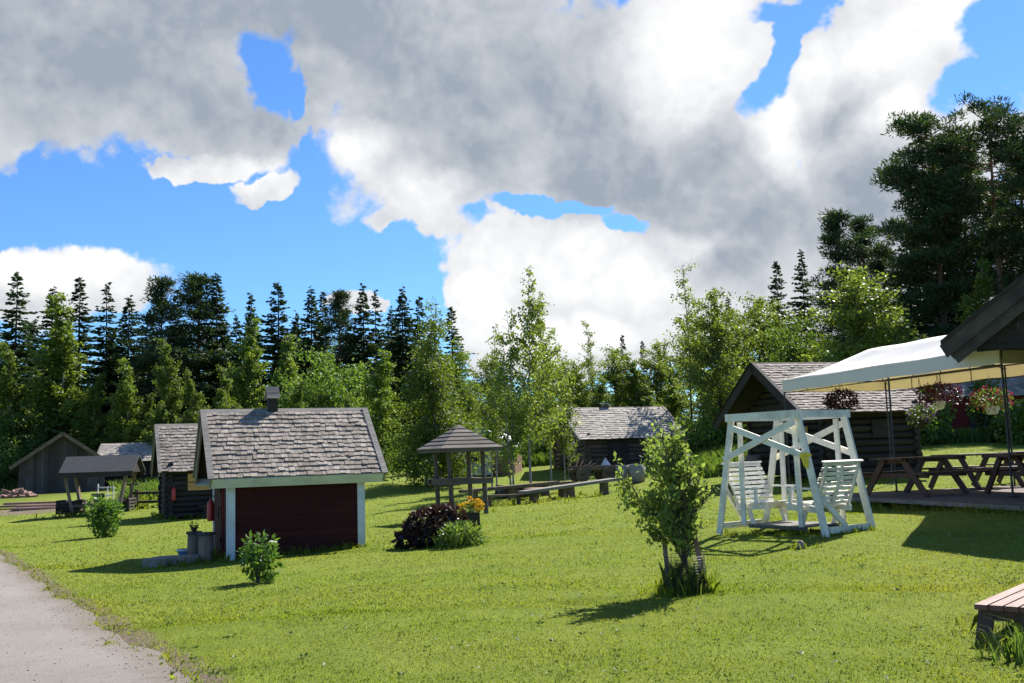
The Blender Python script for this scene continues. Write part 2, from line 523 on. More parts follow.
# ------------------------------------------------------------------ light and sky
SUN = Vector((.57, .75, .985)).normalized()
sl = bpy.data.lights.new('sun', 'SUN'); sl.energy = 4.6; sl.angle = R(.53); sl.color = (1, .955, .88)
so = bpy.data.objects.new('sun', sl); COL.objects.link(so)
so.rotation_euler = (-SUN).to_track_quat('-Z', 'Y').to_euler()
so.location = (20, 26, 60)
SC.view_settings.view_transform = 'Standard'
SC.view_settings.look = 'None'
SC.view_settings.gamma = 1
SC.view_settings.use_curve_mapping = False
EXPO = 1.2
SC.cycles.max_bounces = 6; SC.cycles.diffuse_bounces = 3; SC.cycles.glossy_bounces = 2; SC.cycles.transmission_bounces = 3
SC.view_settings.exposure = EXPO


SKYTINT = (.31, .51, .77)


def build_world():
    w = bpy.data.worlds.new('World'); SC.world = w; w.use_nodes = True
    nt = w.node_tree; N = nt.nodes; Lk = nt.links; N.clear()
    STR = .10
    sky = N.new('ShaderNodeTexSky'); sky.sky_type = 'NISHITA'; sky.sun_disc = False
    sky.sun_elevation = math.asin(SUN.z)
    sky.sun_rotation = math.atan2(SUN.x, SUN.y)
    sky.air_density = 1.0; sky.dust_density = .1; sky.ozone_density = 1.2
    d = N.new('ShaderNodeTexCoord').outputs['Generated']
    sp = N.new('ShaderNodeSeparateXYZ'); Lk.new(d, sp.inputs[0])
    az = mth(nt, 'MULTIPLY', mth(nt, 'ARCTAN2', sp.outputs[0], sp.outputs[1]), 57.2958)
    el = mth(nt, 'MULTIPLY', mth(nt, 'ARCSINE', sp.outputs[2]), 57.2958)
    # ragged displacement of the cloud outlines
    nA = N.new('ShaderNodeTexNoise'); nA.inputs['Scale'].default_value = 7; nA.inputs['Detail'].default_value = 5; nA.inputs['Roughness'].default_value = .6
    Lk.new(d, nA.inputs['Vector'])
    nv = N.new('ShaderNodeVectorMath'); nv.operation = 'SUBTRACT'; Lk.new(nA.outputs['Color'], nv.inputs[0]); nv.inputs[1].default_value = (.5, .5, .5)
    nv2 = N.new('ShaderNodeVectorMath'); nv2.operation = 'SCALE'; Lk.new(nv.outputs[0], nv2.inputs[0]); nv2.inputs['Scale'].default_value = 6.0
    cb = N.new('ShaderNodeCombineXYZ'); Lk.new(az, cb.inputs[0]); Lk.new(el, cb.inputs[1])
    wv = N.new('ShaderNodeVectorMath'); wv.operation = 'ADD'; Lk.new(cb.outputs[0], wv.inputs[0]); Lk.new(nv2.outputs[0], wv.inputs[1])
    sv = N.new('ShaderNodeSeparateXYZ'); Lk.new(wv.outputs[0], sv.inputs[0])
    fl = N.new('ShaderNodeCombineXYZ'); Lk.new(sv.outputs[0], fl.inputs[0]); Lk.new(sv.outputs[1], fl.inputs[1])
    P = fl.outputs[0]

    last = [None]

    def ell(px, py, rx, ry, rot=0):
        v = ray(px, py)
        a = math.degrees(math.atan2(v.x, v.y)); e = math.degrees(math.asin(v.z))
        s1 = N.new('ShaderNodeMapping'); s1.vector_type = 'TEXTURE'
        s1.inputs['Location'].default_value = (a, e, 0)
        s1.inputs['Rotation'].default_value = (0, 0, R(rot))
        k = 57.3 / 1000
        s1.inputs['Scale'].default_value = (rx * k, ry * k, 1)
        q = P
        if last[0] is not None:      # evaluate the ellipses one after another (keeps the shader stack small)
            dep = N.new('ShaderNodeVectorMath'); dep.operation = 'MULTIPLY_ADD'
            Lk.new(last[0], dep.inputs[0]); dep.inputs[1].default_value = (1e-7, 1e-7, 1e-7); Lk.new(P, dep.inputs[2])
            q = dep.outputs[0]
        Lk.new(q, s1.inputs['Vector'])
        ln = N.new('ShaderNodeVectorMath'); ln.operation = 'LENGTH'; Lk.new(s1.outputs[0], ln.inputs[0])
        return mth(nt, 'SUBTRACT', 1.0, ln.outputs['Value'])

    def union(lst, k=.25):
        o = None
        for e in lst:
            v = ell(*e)
            o = v if o is None else mth(nt, 'SMOOTH_MAX', o, v, k)
            last[0] = o
        return o

    cover = union([(60, 10, 280, 118), (190, 98, 118, 58, -12), (-60, 50, 240, 78), (420, 40, 170, 90), (440, 100, 140, 90), (395, 170, 75, 50), (420, 205, 60, 28, -25),
                   (560, 110, 160, 110), (470, 180, 60, 40), (246, 142, 62, 34), (300, 105, 40, 40), (680, 90, 125, 120, 10), (650, 190, 190, 62), (790, 215, 160, 62), (745, 130, 60, 90),
                   (880, 60, 120, 70, 22), (850, 120, 85, 100), (900, 190, 120, 90), (945, 20, 60, 40), (1010, 130, 60, 34),
                   (520, 270, 70, 58), (590, 285, 110, 62), (690, 285, 130, 48), (620, 330, 190, 40), (480, 300, 45, 45), (840, 300, 190, 50),
                   (60, 272, 82, 38), (20, 290, 80, 40), (105, 285, 42, 26), (170, 173, 30, 12, -10), (205, 178, 40, 13, 6), (268, 192, 34, 11, 14), (341, 291, 13, 8), (356, 296, 16, 9, 20), (372, 300, 8, 6), (395, 222, 22, 12),
                   (300, -120, 700, 130), (1120, 60, 60, 40), (1150, 260, 120, 60), (-160, 260, 100, 60)])
    holes = union([(264, 72, 25, 40, 14), (288, 92, 14, 26), (308, 158, 12, 24), (771, 52, 18, 66, -22), (782, 8, 42, 20), (1005, 55, 46, 58, 8), (965, 95, 38, 26, 30),
                   (522, 209, 40, 10, -4), (572, 214, 46, 8, -12), (624, 236, 34, 11, -16), (990, 112, 34, 16)], .15)
    fb = noise(nt, d, 12, 7, .6)
    fb2 = noise(nt, d, 4.2, 4, .55)

    def billow(vec):
        v = N.new('ShaderNodeTexVoronoi'); v.feature = 'F1'; v.normalize = True
        v.inputs['Scale'].default_value = 15; v.inputs['Detail'].default_value = 2.6; v.inputs['Roughness'].default_value = .55; v.inputs['Lacunarity'].default_value = 2.3
        Lk.new(vec, v.inputs['Vector'])
        return mth(nt, 'SUBTRACT', 1.0, v.outputs['Distance'])
    # the billows are sampled twice, the second time nearer the sun: the difference is the sunlit side of each billow
    wd = N.new('ShaderNodeVectorMath'); wd.operation = 'SCALE'; Lk.new(nv.outputs[0], wd.inputs[0]); wd.inputs['Scale'].default_value = .05
    d0 = N.new('ShaderNodeVectorMath'); d0.operation = 'ADD'; Lk.new(d, d0.inputs[0]); Lk.new(wd.outputs[0], d0.inputs[1])
    sd = N.new('ShaderNodeVectorMath'); sd.operation = 'ADD'; Lk.new(d0.outputs[0], sd.inputs[0]); sd.inputs[1].default_value = tuple(SUN * .016)
    bl = billow(d0.outputs[0]); bls = billow(sd.outputs[0])
    behind = remap(nt, mth(nt, 'ABSOLUTE', az), 38, 60)
    gen = mth(nt, 'SUBTRACT', mth(nt, 'MULTIPLY', behind, mth(nt, 'MULTIPLY', fb2, 2.2)), 1.3)
    rag = mth(nt, 'ADD', mth(nt, 'MULTIPLY', mth(nt, 'SUBTRACT', bl, .66), 1.25), mth(nt, 'MULTIPLY', mth(nt, 'SUBTRACT', fb, .53), .9))
    F = mth(nt, 'ADD', mth(nt, 'MAXIMUM', cover, gen), rag)
    H = mth(nt, 'SUBTRACT', holes, mth(nt, 'MULTIPLY', rag, 1.1))
    soft = remap(nt, fb2, .38, .62, .07, .30)
    n_ = N.new('ShaderNodeMapRange'); n_.clamp = True; n_.interpolation_type = 'SMOOTHSTEP'; Lk.new(F, n_.inputs[0]); n_.inputs[1].default_value = -.02; Lk.new(soft, n_.inputs[2])
    mask = n_.outputs[0]
    h_ = N.new('ShaderNodeMapRange'); h_.clamp = True; h_.interpolation_type = 'SMOOTHSTEP'; Lk.new(H, h_.inputs[0]); h_.inputs[1].default_value = -.08; h_.inputs[2].default_value = .24
    mask = mth(nt, 'MULTIPLY', mask, mth(nt, 'SUBTRACT', 1.0, h_.outputs[0]))
    # grey bellies and sunlit rims
    grey = union([(100, 50, 360, 120), (230, 120, 110, 50), (300, 10, 340, 70), (465, 70, 190, 110), (480, 150, 120, 70), (570, 185, 150, 76), (660, 205, 150, 56), (760, 225, 130, 56),
                  (850, 230, 120, 66), (715, 150, 60, 60), (600, 130, 90, 90), (835, 120, 46, 40), (740, 265, 90, 30), (870, 190, 60, 50)], .35)
    bright = union([(690, 45, 66, 80, -12), (650, 60, 30, 56), (780, 130, 26, 56, 14), (900, 30, 110, 42, 22), (810, 75, 26, 44), (425, 200, 56, 26, -25), (355, 160, 34, 20), (885, 120, 34, 34),
                    (510, 255, 60, 45), (580, 260, 60, 34), (640, 280, 60, 30), (55, 262, 84, 26), (690, 262, 36, 18), (215, 182, 80, 14), (700, 105, 24, 26), (945, 20, 60, 40), (480, 300, 40, 40), (560, 330, 100, 20)], .35)
    S = mth(nt, 'SUBTRACT', mth(nt, 'MAXIMUM', grey, -.35), mth(nt, 'MULTIPLY', remap(nt, bright, -.45, .6), 1.2))
    S = mth(nt, 'ADD', S, mth(nt, 'MULTIPLY', mth(nt, 'SUBTRACT', bls, bl), 2.4))
    S = mth(nt, 'ADD', S, mth(nt, 'MULTIPLY', mth(nt, 'SUBTRACT', noise(nt, d, 6, 6, .6), .5), 1.3))
    # thick cloud is greyer than its thin bright rim
    S = mth(nt, 'ADD', S, mth(nt, 'MULTIPLY', remap(nt, F, 0, .6), .30))
    g_ = N.new('ShaderNodeMapRange'); g_.clamp = True; Lk.new(S, g_.inputs[0]); g_.inputs[1].default_value = -1.30; g_.inputs[2].default_value = 1.25
    g = g_.outputs[0]
    a = 1 / (2 ** EXPO) / STR
    white = (1.06 * a, 1.06 * a, 1.06 * a); dark = (.36 * a, .415 * a, .49 * a)
    cc = mixc(nt, g, white, dark)
    tint = mixc(nt, 1.0, sky.outputs[0], SKYTINT, 'MULTIPLY')
    out = mixc(nt, mask, tint, cc)
    bg = N.new('ShaderNodeBackground'); bg.inputs['Strength'].default_value = STR
    Lk.new(out, bg.inputs[0])
    w.cycles.sampling_method = 'MANUAL'; w.cycles.sample_map_resolution = 256
    o = N.new('ShaderNodeOutputWorld'); Lk.new(bg.outputs[0], o.inputs[0])


build_world()

# ------------------------------------------------------------------ ground and path
PE = [hit(*q) for q in ((190, 683), (150, 655), (112, 630), (62, 600), (22, 570), (0, 555))]
edge = [Vector((2.5, -6, 0)), Vector((1.2, -1, 0)), Vector((-.6, 3.6, 0))] + [Vector((p.x, p.y, 0)) for p in PE] + [Vector((-15.5, 28, 0)), Vector((-21, 33, 0)), Vector((-30, 38, 0))]


def smooth_line(pts, n=220):
    P = [np.array((p.x, p.y)) for p in pts]
    t = [0]
    for a, b in zip(P, P[1:]): t.append(t[-1] + np.linalg.norm(b - a))
    s = np.linspace(0, t[-1], n)
    x = np.interp(s, t, [p[0] for p in P]); y = np.interp(s, t, [p[1] for p in P])
    for _ in range(6):
        x[1:-1] = (x[:-2] + 2 * x[1:-1] + x[2:]) / 4; y[1:-1] = (y[:-2] + 2 * y[1:-1] + y[2:]) / 4
    return np.stack([x, y], 1)


EL = smooth_line(edge)
_d = np.gradient(EL, axis=0); _d /= np.linalg.norm(_d, axis=1, keepdims=True)
LEFT = np.stack([-_d[:, 1], _d[:, 0]], 1)          # left of travel = into the path
EJ = EL + LEFT * (.06 * np.sin(np.arange(220) * .9) + .06 * np.sin(np.arange(220) * .37 + 1))[:, None] * .7
PW = 3.6


def path_dist(x, y):
    """signed distance to the path's right edge, positive on the lawn"""
    P = np.stack([np.ravel(x), np.ravel(y)], 1)
    out = np.empty(len(P))
    for i in range(0, len(P), 20000):
        q = P[i:i + 20000]
        d2 = ((q[:, None] - EL[None]) ** 2).sum(-1)
        k = d2.argmin(1)
        out[i:i + 20000] = -((q - EL[k]) * LEFT[k]).sum(1)
    return out


def axis(*seg):
    a = []
    for lo, hi, st in seg: a += list(np.arange(lo, hi, st))
    return np.array(a + [seg[-1][1]], float)


gx = axis((-1500, -300, 200), (-300, -60, 20), (-60, -16, 1.2), (-16, 14, .28), (14, 60, 1.2), (60, 300, 20), (300, 1500, 200))
gy = axis((-400, -40, 60), (-40, -8, 4), (-8, 4, .8), (4, 34, .28), (34, 80, 1.0), (80, 300, 12), (300, 2400, 175))
GX, GY = np.meshgrid(gx, gy)
GZ = hts(GX, GY)
pd = path_dist(GX, GY)
dirt = np.clip(1 - np.abs(pd + .0) / .55, 0, 1) * (np.abs(GX.ravel()) < 40)
lum = at(48, 506, 45)
dirt = np.maximum(dirt, np.clip(1.25 - np.hypot((GX.ravel() - lum.x + .3) / 3.2, (GY.ravel() - 46) / 4.5), 0, 1))
GZ = GZ + .03 * np.sin(GX.ravel() * 1.3 + GY.ravel() * .7) * np.sin(GY.ravel() * 1.1) * (GY.ravel() < 60)
nx, ny = len(gx), len(gy)
idx = np.arange(nx * ny).reshape(ny, nx)
F = np.stack([idx[:-1, :-1], idx[:-1, 1:], idx[1:, 1:], idx[1:, :-1]], -1).reshape(-1, 4)
me = np_mesh('ground', np.stack([GX.ravel(), GY.ravel(), GZ], 1), F)
me.polygons.foreach_set('use_smooth', [True] * len(F))
a = me.attributes.new('dirt', 'FLOAT', 'POINT'); a.data.foreach_set('value', dirt.astype(np.float32))
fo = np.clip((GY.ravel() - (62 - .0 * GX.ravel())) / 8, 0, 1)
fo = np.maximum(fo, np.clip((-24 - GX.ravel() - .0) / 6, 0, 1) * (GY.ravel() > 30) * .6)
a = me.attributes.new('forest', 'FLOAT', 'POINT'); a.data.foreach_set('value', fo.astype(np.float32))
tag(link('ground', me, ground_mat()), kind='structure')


def gzv(x, y):
    x = np.asarray(x, float); y = np.asarray(y, float)
    return hts(x, y).reshape(np.shape(x)) + .03 * np.sin(x * 1.3 + y * .7) * np.sin(y * 1.1)


def gz(x, y):
    return float(gzv(np.array([x]), np.array([y]))[0])


K = 14
pv = []; ev = []
for k in range(K + 1):
    t = k / K
    q = EJ + LEFT * (PW * t)
    z = gzv(q[:, 0], q[:, 1]) + .012
    pv.append(np.stack([q[:, 0], q[:, 1], z], 1)); ev.append(np.full(220, max(0, 1 - t * 6)))
V = np.concatenate(pv)
idx = np.arange((K + 1) * 220).reshape(K + 1, 220)
F = np.stack([idx[:-1, :-1], idx[:-1, 1:], idx[1:, 1:], idx[1:, :-1]], -1).reshape(-1, 4)[:, ::-1]
me = np_mesh('path', V, F)
me.polygons.foreach_set('use_smooth', [True] * len(F))
a = me.attributes.new('edge', 'FLOAT', 'POINT'); a.data.foreach_set('value', np.concatenate(ev).astype(np.float32))
tag(link('path', me, path_mat()), kind='structure')


# ------------------------------------------------------------------ buildings
def roof(t, L, D, H, RH, ovl, ovr, ovf, ovb, mats, row=.15, wid=.12, jit=1.0, trim_w=.13, cap=True, rear_cheap=True, frieze=None, seed=1):
    """shingled gable roof over a box L x D (x = ridge direction), centred on the thing"""
    rd = random.Random(seed)
    tn = (RH - H) / (D / 2)
    x0, x1 = -L / 2 - ovl, L / 2 + ovr
    base = MB(); sh = MB()
    for sgn, ov in ((-1, ovf), (1, ovb)):
        ye = sgn * (D / 2 + ov); ze = H - tn * ov
        e = Vector((0, ye, ze)); rdg = Vector((0, 0, RH))
        s = (rdg - e); SL = s.length; s.normalize()
        n = Vector((0, -s.z * (-sgn) * -1, 0))
        n = Vector((0, sgn * s.z, abs(s.y)))
        def P(x, a, h): return Vector((x, 0, 0)) + e + s * a + n * h
        base.hexa([P(x0, 0, 0), P(x1, 0, 0), P(x1, SL, 0), P(x0, SL, 0), P(x0, 0, .05), P(x1, 0, .05), P(x1, SL, .05), P(x0, SL, .05)])
        r_ = row if sgn < 0 else row * 1.5
        w_ = wid if sgn < 0 else wid * 2
        nr = max(3, int(SL / r_))
        for i in range(nr):
            a0 = i * SL / nr - .04; a1 = min(a0 + 1.55 * SL / nr, SL)
            x = x0 + rd.uniform(-w_, 0)
            wob = rd.uniform(-.012, .012) * jit
            while x < x1:
                w = w_ * rd.uniform(.65, 1.35)
                xa, xb = max(x, x0), min(x + w - .006, x1)
                x += w
                if xb - xa < .02: continue
                l = rd.uniform(-.02, .02) * jit + wob; hh = .062 + rd.uniform(0, .014) * jit; th = .016 + rd.uniform(0, .006)
                lo = hh + th * .6
                sh.hexa([P(xa, a0 + l, lo), P(xb, a0 + l, lo + rd.uniform(-.004, .004)), P(xb, a1, .052), P(xa, a1, .052),
                         P(xa, a0 + l, lo + th), P(xb, a0 + l, lo + th), P(xb, a1, .052 + th), P(xa, a1, .052 + th)])
        for xe in (x0 - .015, x1 + .015):
            bb = MB()
            q0, q1 = P(xe, -.03, -.03), P(xe, SL + .02, -.03)
            bb.hexa([P(xe - .017, -.05, -trim_w), P(xe + .017, -.05, -trim_w), P(xe + .017, SL, -trim_w), P(xe - .017, SL, -trim_w),
                     P(xe - .017, -.05, .07), P(xe + .017, -.05, .07), P(xe + .017, SL + .05, .07), P(xe - .017, SL + .05, .07)])
            bb.hexa([P(xe - .06, -.07, .085), P(xe + .06, -.07, .085), P(xe + .06, SL, .085), P(xe - .06, SL, .085),
                     P(xe - .06, -.07, .11), P(xe + .06, -.07, .11), P(xe + .06, SL + .02, .11), P(xe - .06, SL + .02, .11)])
            bb.build('barge_board', mats[1], rt if False else t)
        if frieze:
            fb = MB()
            fb.hexa([P(x0 - .02, -.035, -.17), P(x1 + .02, -.035, -.17), P(x1 + .02, -.008, -.17), P(x0 - .02, -.008, -.17),
                     P(x0 - .02, -.035, .05), P(x1 + .02, -.035, .05), P(x1 + .02, -.008, .05), P(x0 - .02, -.008, .05)])
            fb.build('fascia', frieze, t)
    ro = sh.build('roof', mats[0], t)
    base.build('roof_deck', mats[2], ro)
    if cap:
        c = MB()
        for sgn in (-1, 1):
            c.box((0 + (x0 + x1) / 2, sgn * .055, RH + .085 - .04), (x1 - x0 + .06, .14, .025), 0, 0, -sgn * math.atan(tn))
        c.build('ridge_board', mats[1], ro)
    return ro


def log_walls(t, L, D, H, RH, r, mat, ext=.16, name='log_wall'):
    mb = MB(); st = 2 * r * .93
    n = int(H / st)
    for i in range(n):
        z = r + i * H / n
        for s in (-1, 1):
            e = ext * random.uniform(.8, 1.15)
            mb.cyl((-L / 2 - e, s * D / 2, z), (L / 2 + e, s * D / 2, z), r * random.uniform(.94, 1.03), r * random.uniform(.9, 1.03), 8)
            e = ext * random.uniform(.8, 1.15)
            mb.cyl((s * L / 2, -D / 2 - e, z + r * .9), (s * L / 2, D / 2 + e, z + r * .9), r * random.uniform(.94, 1.03), r * random.uniform(.9, 1.03), 8)
    z = H + r
    while z < RH - r * 1.6:
        hl = (RH - z) / (RH - H) * D / 2 - .02
        for s in (-1, 1): mb.cyl((s * L / 2, -hl, z), (s * L / 2, hl, z), r, r, 8)
        z += st
    w = mb.build(name, mat, t)
    c = MB(); c.box((0, 0, H / 2 - .02), (L - .03, D - .03, H))
    y = D / 2 - .08; hx = L / 2 - .03
    c.add([(-hx, -y, H), (hx, -y, H), (hx, y, H), (-hx, y, H), (-hx, 0, RH - .12), (hx, 0, RH - .12)], [(0, 1, 5, 4), (2, 3, 4, 5), (0, 4, 3), (1, 2, 5)])
    c.build('light_block', mat, w)  # unseen solid core, added to block light between the logs
    return w


def frame_at(pxL, pyL, Y, th, L, D):
    """thing centre for a building whose front-left wall corner stands at a picture point"""
    p = at(pxL, pyL, Y)
    c, s = math.cos(th), math.sin(th)
    x = p.x + c * L / 2 - s * D / 2; y = p.y + s * L / 2 + c * D / 2
    return x, y


# --- red shed
TH = R(22.5); L, D, H, RH = 2.62, 2.55, 1.86, 2.94
x, y = frame_at(229, 559, 19.5, TH, L, D)
SHED = thing('red_shed', 'small dark red board shed with white corner boards and a grey shingle roof', 'shed', (x, y, gz(x, y) - .06), TH)
mb = MB()
for k in range(13):
    z0 = k * H / 13; z1 = z0 + H / 13 - .004; zc = (z0 + z1) / 2; hh = z1 - z0
    for s in (-1, 1): mb.box((0, s * D / 2, zc), (L, .03, hh), 0, 0, s * .05)
for s in (-1, 1):
    k = 0
    while k < 21:
        yy = -D / 2 + (k + .5) * D / 21
        zt = H + (RH - H) * (1 - abs(yy) / (D / 2)) - .03
        mb.box((s * L / 2, yy, zt / 2), (.03, D / 21 - .004, zt))
        k += 1
mb.box((0, 0, H / 2), (L - .04, D - .04, H - .01))
mb.build('wall', M['red'], SHED)
for sx in (-1, 1):
    for sy in (-1, 1):
        cb = MB(); cb.box((sx * (L / 2 - .045), sy * (D / 2 + .032), H / 2 - .05), (.13, .03, H)); cb.box((sx * (L / 2 + .03), sy * (D / 2 - .03), H / 2 - .05), (.028, .125, H))
        cb.build('corner_board', M['trim'], SHED)
roof(SHED, L, D, H, RH, .36, .36, .3, .3, (M['shingle'], M['greyboard'], M['darkboard']), .135, .115, 1.0, frieze=M['trim'], seed=3)
d_ = MB()
for k in range(7): d_.box((-L / 2 - .045, -.42 + k * .14, .9), (.03, .132, 1.62))
for z in (.4, 1.4): d_.box((-L / 2 - .07, 0, z), (.025, .92, .1))
dr = d_.build('door', M['red'], SHED)
h_ = MB(); h_.cyl((-L / 2 - .11, -.38, .85), (-L / 2 - .11, -.38, 1.05), .014, n=6); h_.box((-L / 2 - .085, -.38, .86), (.05, .02, .02)); h_.box((-L / 2 - .085, -.38, 1.04), (.05, .02, .02)); h_.build('handle', M['iron'], dr)
df = MB()
for yy in (-.55, .55): df.box((-L / 2 - .03, yy, .9), (.03, .09, 1.75))
df.box((-L / 2 - .03, 0, 1.78), (.03, 1.2, .1)); df.build('door_frame', M['redb'], SHED)
c_ = MB(); c_.box((-.28, .0, RH + .18), (.2, .2, .42)); c_.build('chimney', M['darkboard'], SHED)
c2 = MB()
for s in (-1, 1): c2.box((-.28, s * .085, RH + .43), (.27, .30, .025), 0, 0, -s * 1.0)
c2.build('chimney_cap', M['greyboard'], SHED)


def w2(t, x, y, z=0.0):
    c, s = math.cos(t.rotation_euler.z), math.sin(t.rotation_euler.z)
    return Vector((t.location.x + c * x - s * y, t.location.y + s * x + c * y, t.location.z + z))


def extinguisher(p, rz, label):
    t = thing('fire_extinguisher', label, 'fire extinguisher', p, rz, 'red extinguishers on cabin walls')
    b = MB(); b.lathe([(0, 0), (.07, 0), (.075, .03), (.075, .34), (.06, .40), (.03, .43), (.03, .46), (0, .46)], n=14); b.build('cylinder', M['redpaint'], t)
    v = MB(); v.box((0, 0, .49), (.03, .03, .05)); v.box((.03, 0, .52), (.12, .03, .02)); v.tube([(0, .03, .48), (0, .10, .42), (0, .11, .2)], .012); v.build('valve', M['metal'], t)
    return t


extinguisher(w2(SHED, -L / 2 - .12, .95, .72), TH, 'red fire extinguisher hanging by the door of the dark red shed')

# --- grey log cabin behind the shed
TH = R(24); L, D, H, RH = 2.9, 2.9, 1.84, 3.22
x, y = frame_at(170, 517, 35, TH, L, D)
CAB2 = thing('log_cabin', 'dark grey log cabin with steep shingle roof and yellow wall boards behind the red shed', 'cabin', (x, y, gz(x, y) - .03), TH)
log_walls(CAB2, L, D, H, RH, .095, M['logd'])
roof(CAB2, L, D, H, RH, .36, .5, .28, .35, (M['shingle'], M['greyboard'], M['darkboard']), .15, .15, 1.2, seed=5)
s_ = MB()
for k in range(2):
    for j in range(2): s_.box((-.50, -D / 2 - .115, 1.0 + k * .31 + j * .14), (.76, .025, .134))
s_.build('shutter', M['freshwood'], CAB2)
b_ = MB(); b_.box((-L / 2 - .10, -.2, .85), (.04, .8, 1.5)); b_.build('door', M['darkboard'], CAB2)
extinguisher(w2(CAB2, -L / 2 - .02 + .12, -D / 2 - .2, .62), TH, 'red fire extinguisher on the corner of the dark log cabin behind the shed')


def plank_bench(name, label, p, rz, Ln, hgt, legs, mat, wd=.32, th=.07, legw=.2, cat='bench', group=None, legmat=None, slope=0.0):
    t = thing(name, label, cat, p, rz, group)
    s = MB(); s.beam((-Ln / 2, 0, hgt - th / 2 - slope * Ln / 2), (Ln / 2, 0, hgt - th / 2 + slope * Ln / 2), wd, th); s.build('seat', mat, t)
    for lx in legs:
        l = MB(); l.cyl((lx, 0, -.1), (lx, 0, hgt - th + slope * lx), legw * .55, legw * .5, 9); l.build('leg', legmat or mat, t)
    return t


p = w2(CAB2, .15, -D / 2 - .55)
plank_bench('plank_bench', 'small dark plank bench against the log cabin behind the shed', (p.x, p.y, gz(p.x, p.y)), TH, 1.4, .45, (-.45, .45), M['darkboard'])

# --- barn at the forest edge
TH = R(24); L, D = 5.0, 7.0
H, RH = 2.0, 3.75
p = at(62, 490, 64)
BARN = thing('barn', 'silvery vertical board barn with low gable at the forest edge', 'barn', (p.x - math.sin(TH) * D / 2, p.y + math.cos(TH) * D / 2, gz(p.x, p.y) - .1), TH)
mb = MB(); nb = 24
for s in (-1, 1):
    for k in range(nb):
        xx = -L / 2 + (k + .5) * L / nb
        zt = H + (RH - H) * (1 - abs(xx) / (L / 2)) - random.uniform(.02, .05)
        mb.box((xx, s * D / 2 + s * random.uniform(0, .015), zt / 2), (L / nb - .012, .03, zt))
    for k in range(30):
        mb.box((s * L / 2, -D / 2 + (k + .5) * D / 30, H / 2), (.03, D / 30 - .01, H))
mb.box((0, 0, H / 2), (L - .06, D - .06, H - .02))
mb.add([(-L / 2 + .05, -D / 2 + .04, H), (L / 2 - .05, -D / 2 + .04, H), (0, -D / 2 + .04, RH - .08), (-L / 2 + .05, D / 2 - .04, H), (L / 2 - .05, D / 2 - .04, H), (0, D / 2 - .04, RH - .08)], [(0, 1, 2), (3, 5, 4)])
mb.build('wall', M['barn'], BARN)
rf = MB(); bgs = []; tn = (RH - H) / (L / 2); an = math.atan(tn)
for s in (-1, 1):
    hl = (L / 2 + .5) / math.cos(an)
    rf.box((s * (L / 2 + .5) / 2, 0, RH + .05 - tn * (L / 2 + .5) / 2), (hl, D + 1.0, .07), 0, s * an)
    for e in (-1, 1):
        bg_ = MB(); bgs.append(bg_); bg_.box((s * (L / 2 + .5) / 2, e * (D / 2 + .52), RH + .03 - tn * (L / 2 + .5) / 2), (hl + .04, .035, .22), 0, s * an)
r_ = rf.build('roof', M['greyboard'], BARN)
for bg_ in bgs: bg_.build('barge_board', M['barnroof'], r_)

# --- low shed behind the barn
TH = R(10); L, D, H, RH = 3.6, 3.6, 1.9, 2.95
x, y = frame_at(100, 492, 68, TH, L, D)
SH2 = thing('storage_shed', 'low grey shed with sunlit pale roof right behind the barn', 'shed', (x, y, gz(x, y)), TH)
log_walls(SH2, L, D, H, RH, .12, M['logd'])
roof(SH2, L, D, H, RH, .3, .4, .35, .35, (M['shingle_pale'], M['greyboard'], M['darkboard']), .22, .3, 1.0, seed=7)

# --- log cabin in the middle
TH = R(20); L, D, H, RH = 4.3, 3.7, 1.84, 3.06
x, y = frame_at(589, 474, 45, TH, L, D)
p = at(589, 474, 45)
CAB3 = thing('log_cabin', 'low brown log cabin with pale grey shingle roof behind the slender birches', 'cabin', (x, y, p.z - .1), TH)
log_walls(CAB3, L, D, H, RH, .10, M['log'])
roof(CAB3, L, D, H, RH, .55, .55, .38, .4, (M['shingle_pale'], M['greyboard'], M['darkboard']), .16, .17, 1.0, seed=9)
w_ = MB()
for s in (-1, 1): w_.box((-L / 2 - .115, -.55 + s * .24, 1.25), (.04, .07, .62)); w_.box((-L / 2 - .115, -.55, 1.25 + s * .29), (.04, .48, .07))
w_.box((-L / 2 - .115, -.55, 1.25), (.03, .04, .52))
wf = w_.build('window', M['greyboard'], CAB3); g_ = MB(); g_.box((-L / 2 - .10, -.55, 1.25), (.02, .46, .54)); g_.build('pane', M['glass'], wf)
d_ = MB()
for k in range(5): d_.box((-L / 2 - .115, .5 + k * .15, .95), (.035, .145, 1.5))
d_.build('door', M['darkboard'], CAB3)
d_ = MB()
for k in range(7): d_.box((-1.15 + k * .15, -D / 2 - .115, .85), (.145, .035, 1.5))
d_.build('door', M['darkboard'], CAB3, 'plank door on the long wall')
c_ = MB(); c_.box((-.30, .1, RH + .1), (.26, .26, .24)); c_.build('chimney', M['log'], CAB3)
c_ = MB(); c_.box((-.30, .1, RH + .25), (.42, .36, .03), 0, .22); c_.build('chimney_cap', M['zinc'], CAB3)
po = MB(); po.cyl((L / 2 - .35, -D / 2 - .42, -.1), (L / 2 - .35, -D / 2 - .42, H - .05), .12, .11, 12); po.build('porch_post', M['stump'], CAB3)

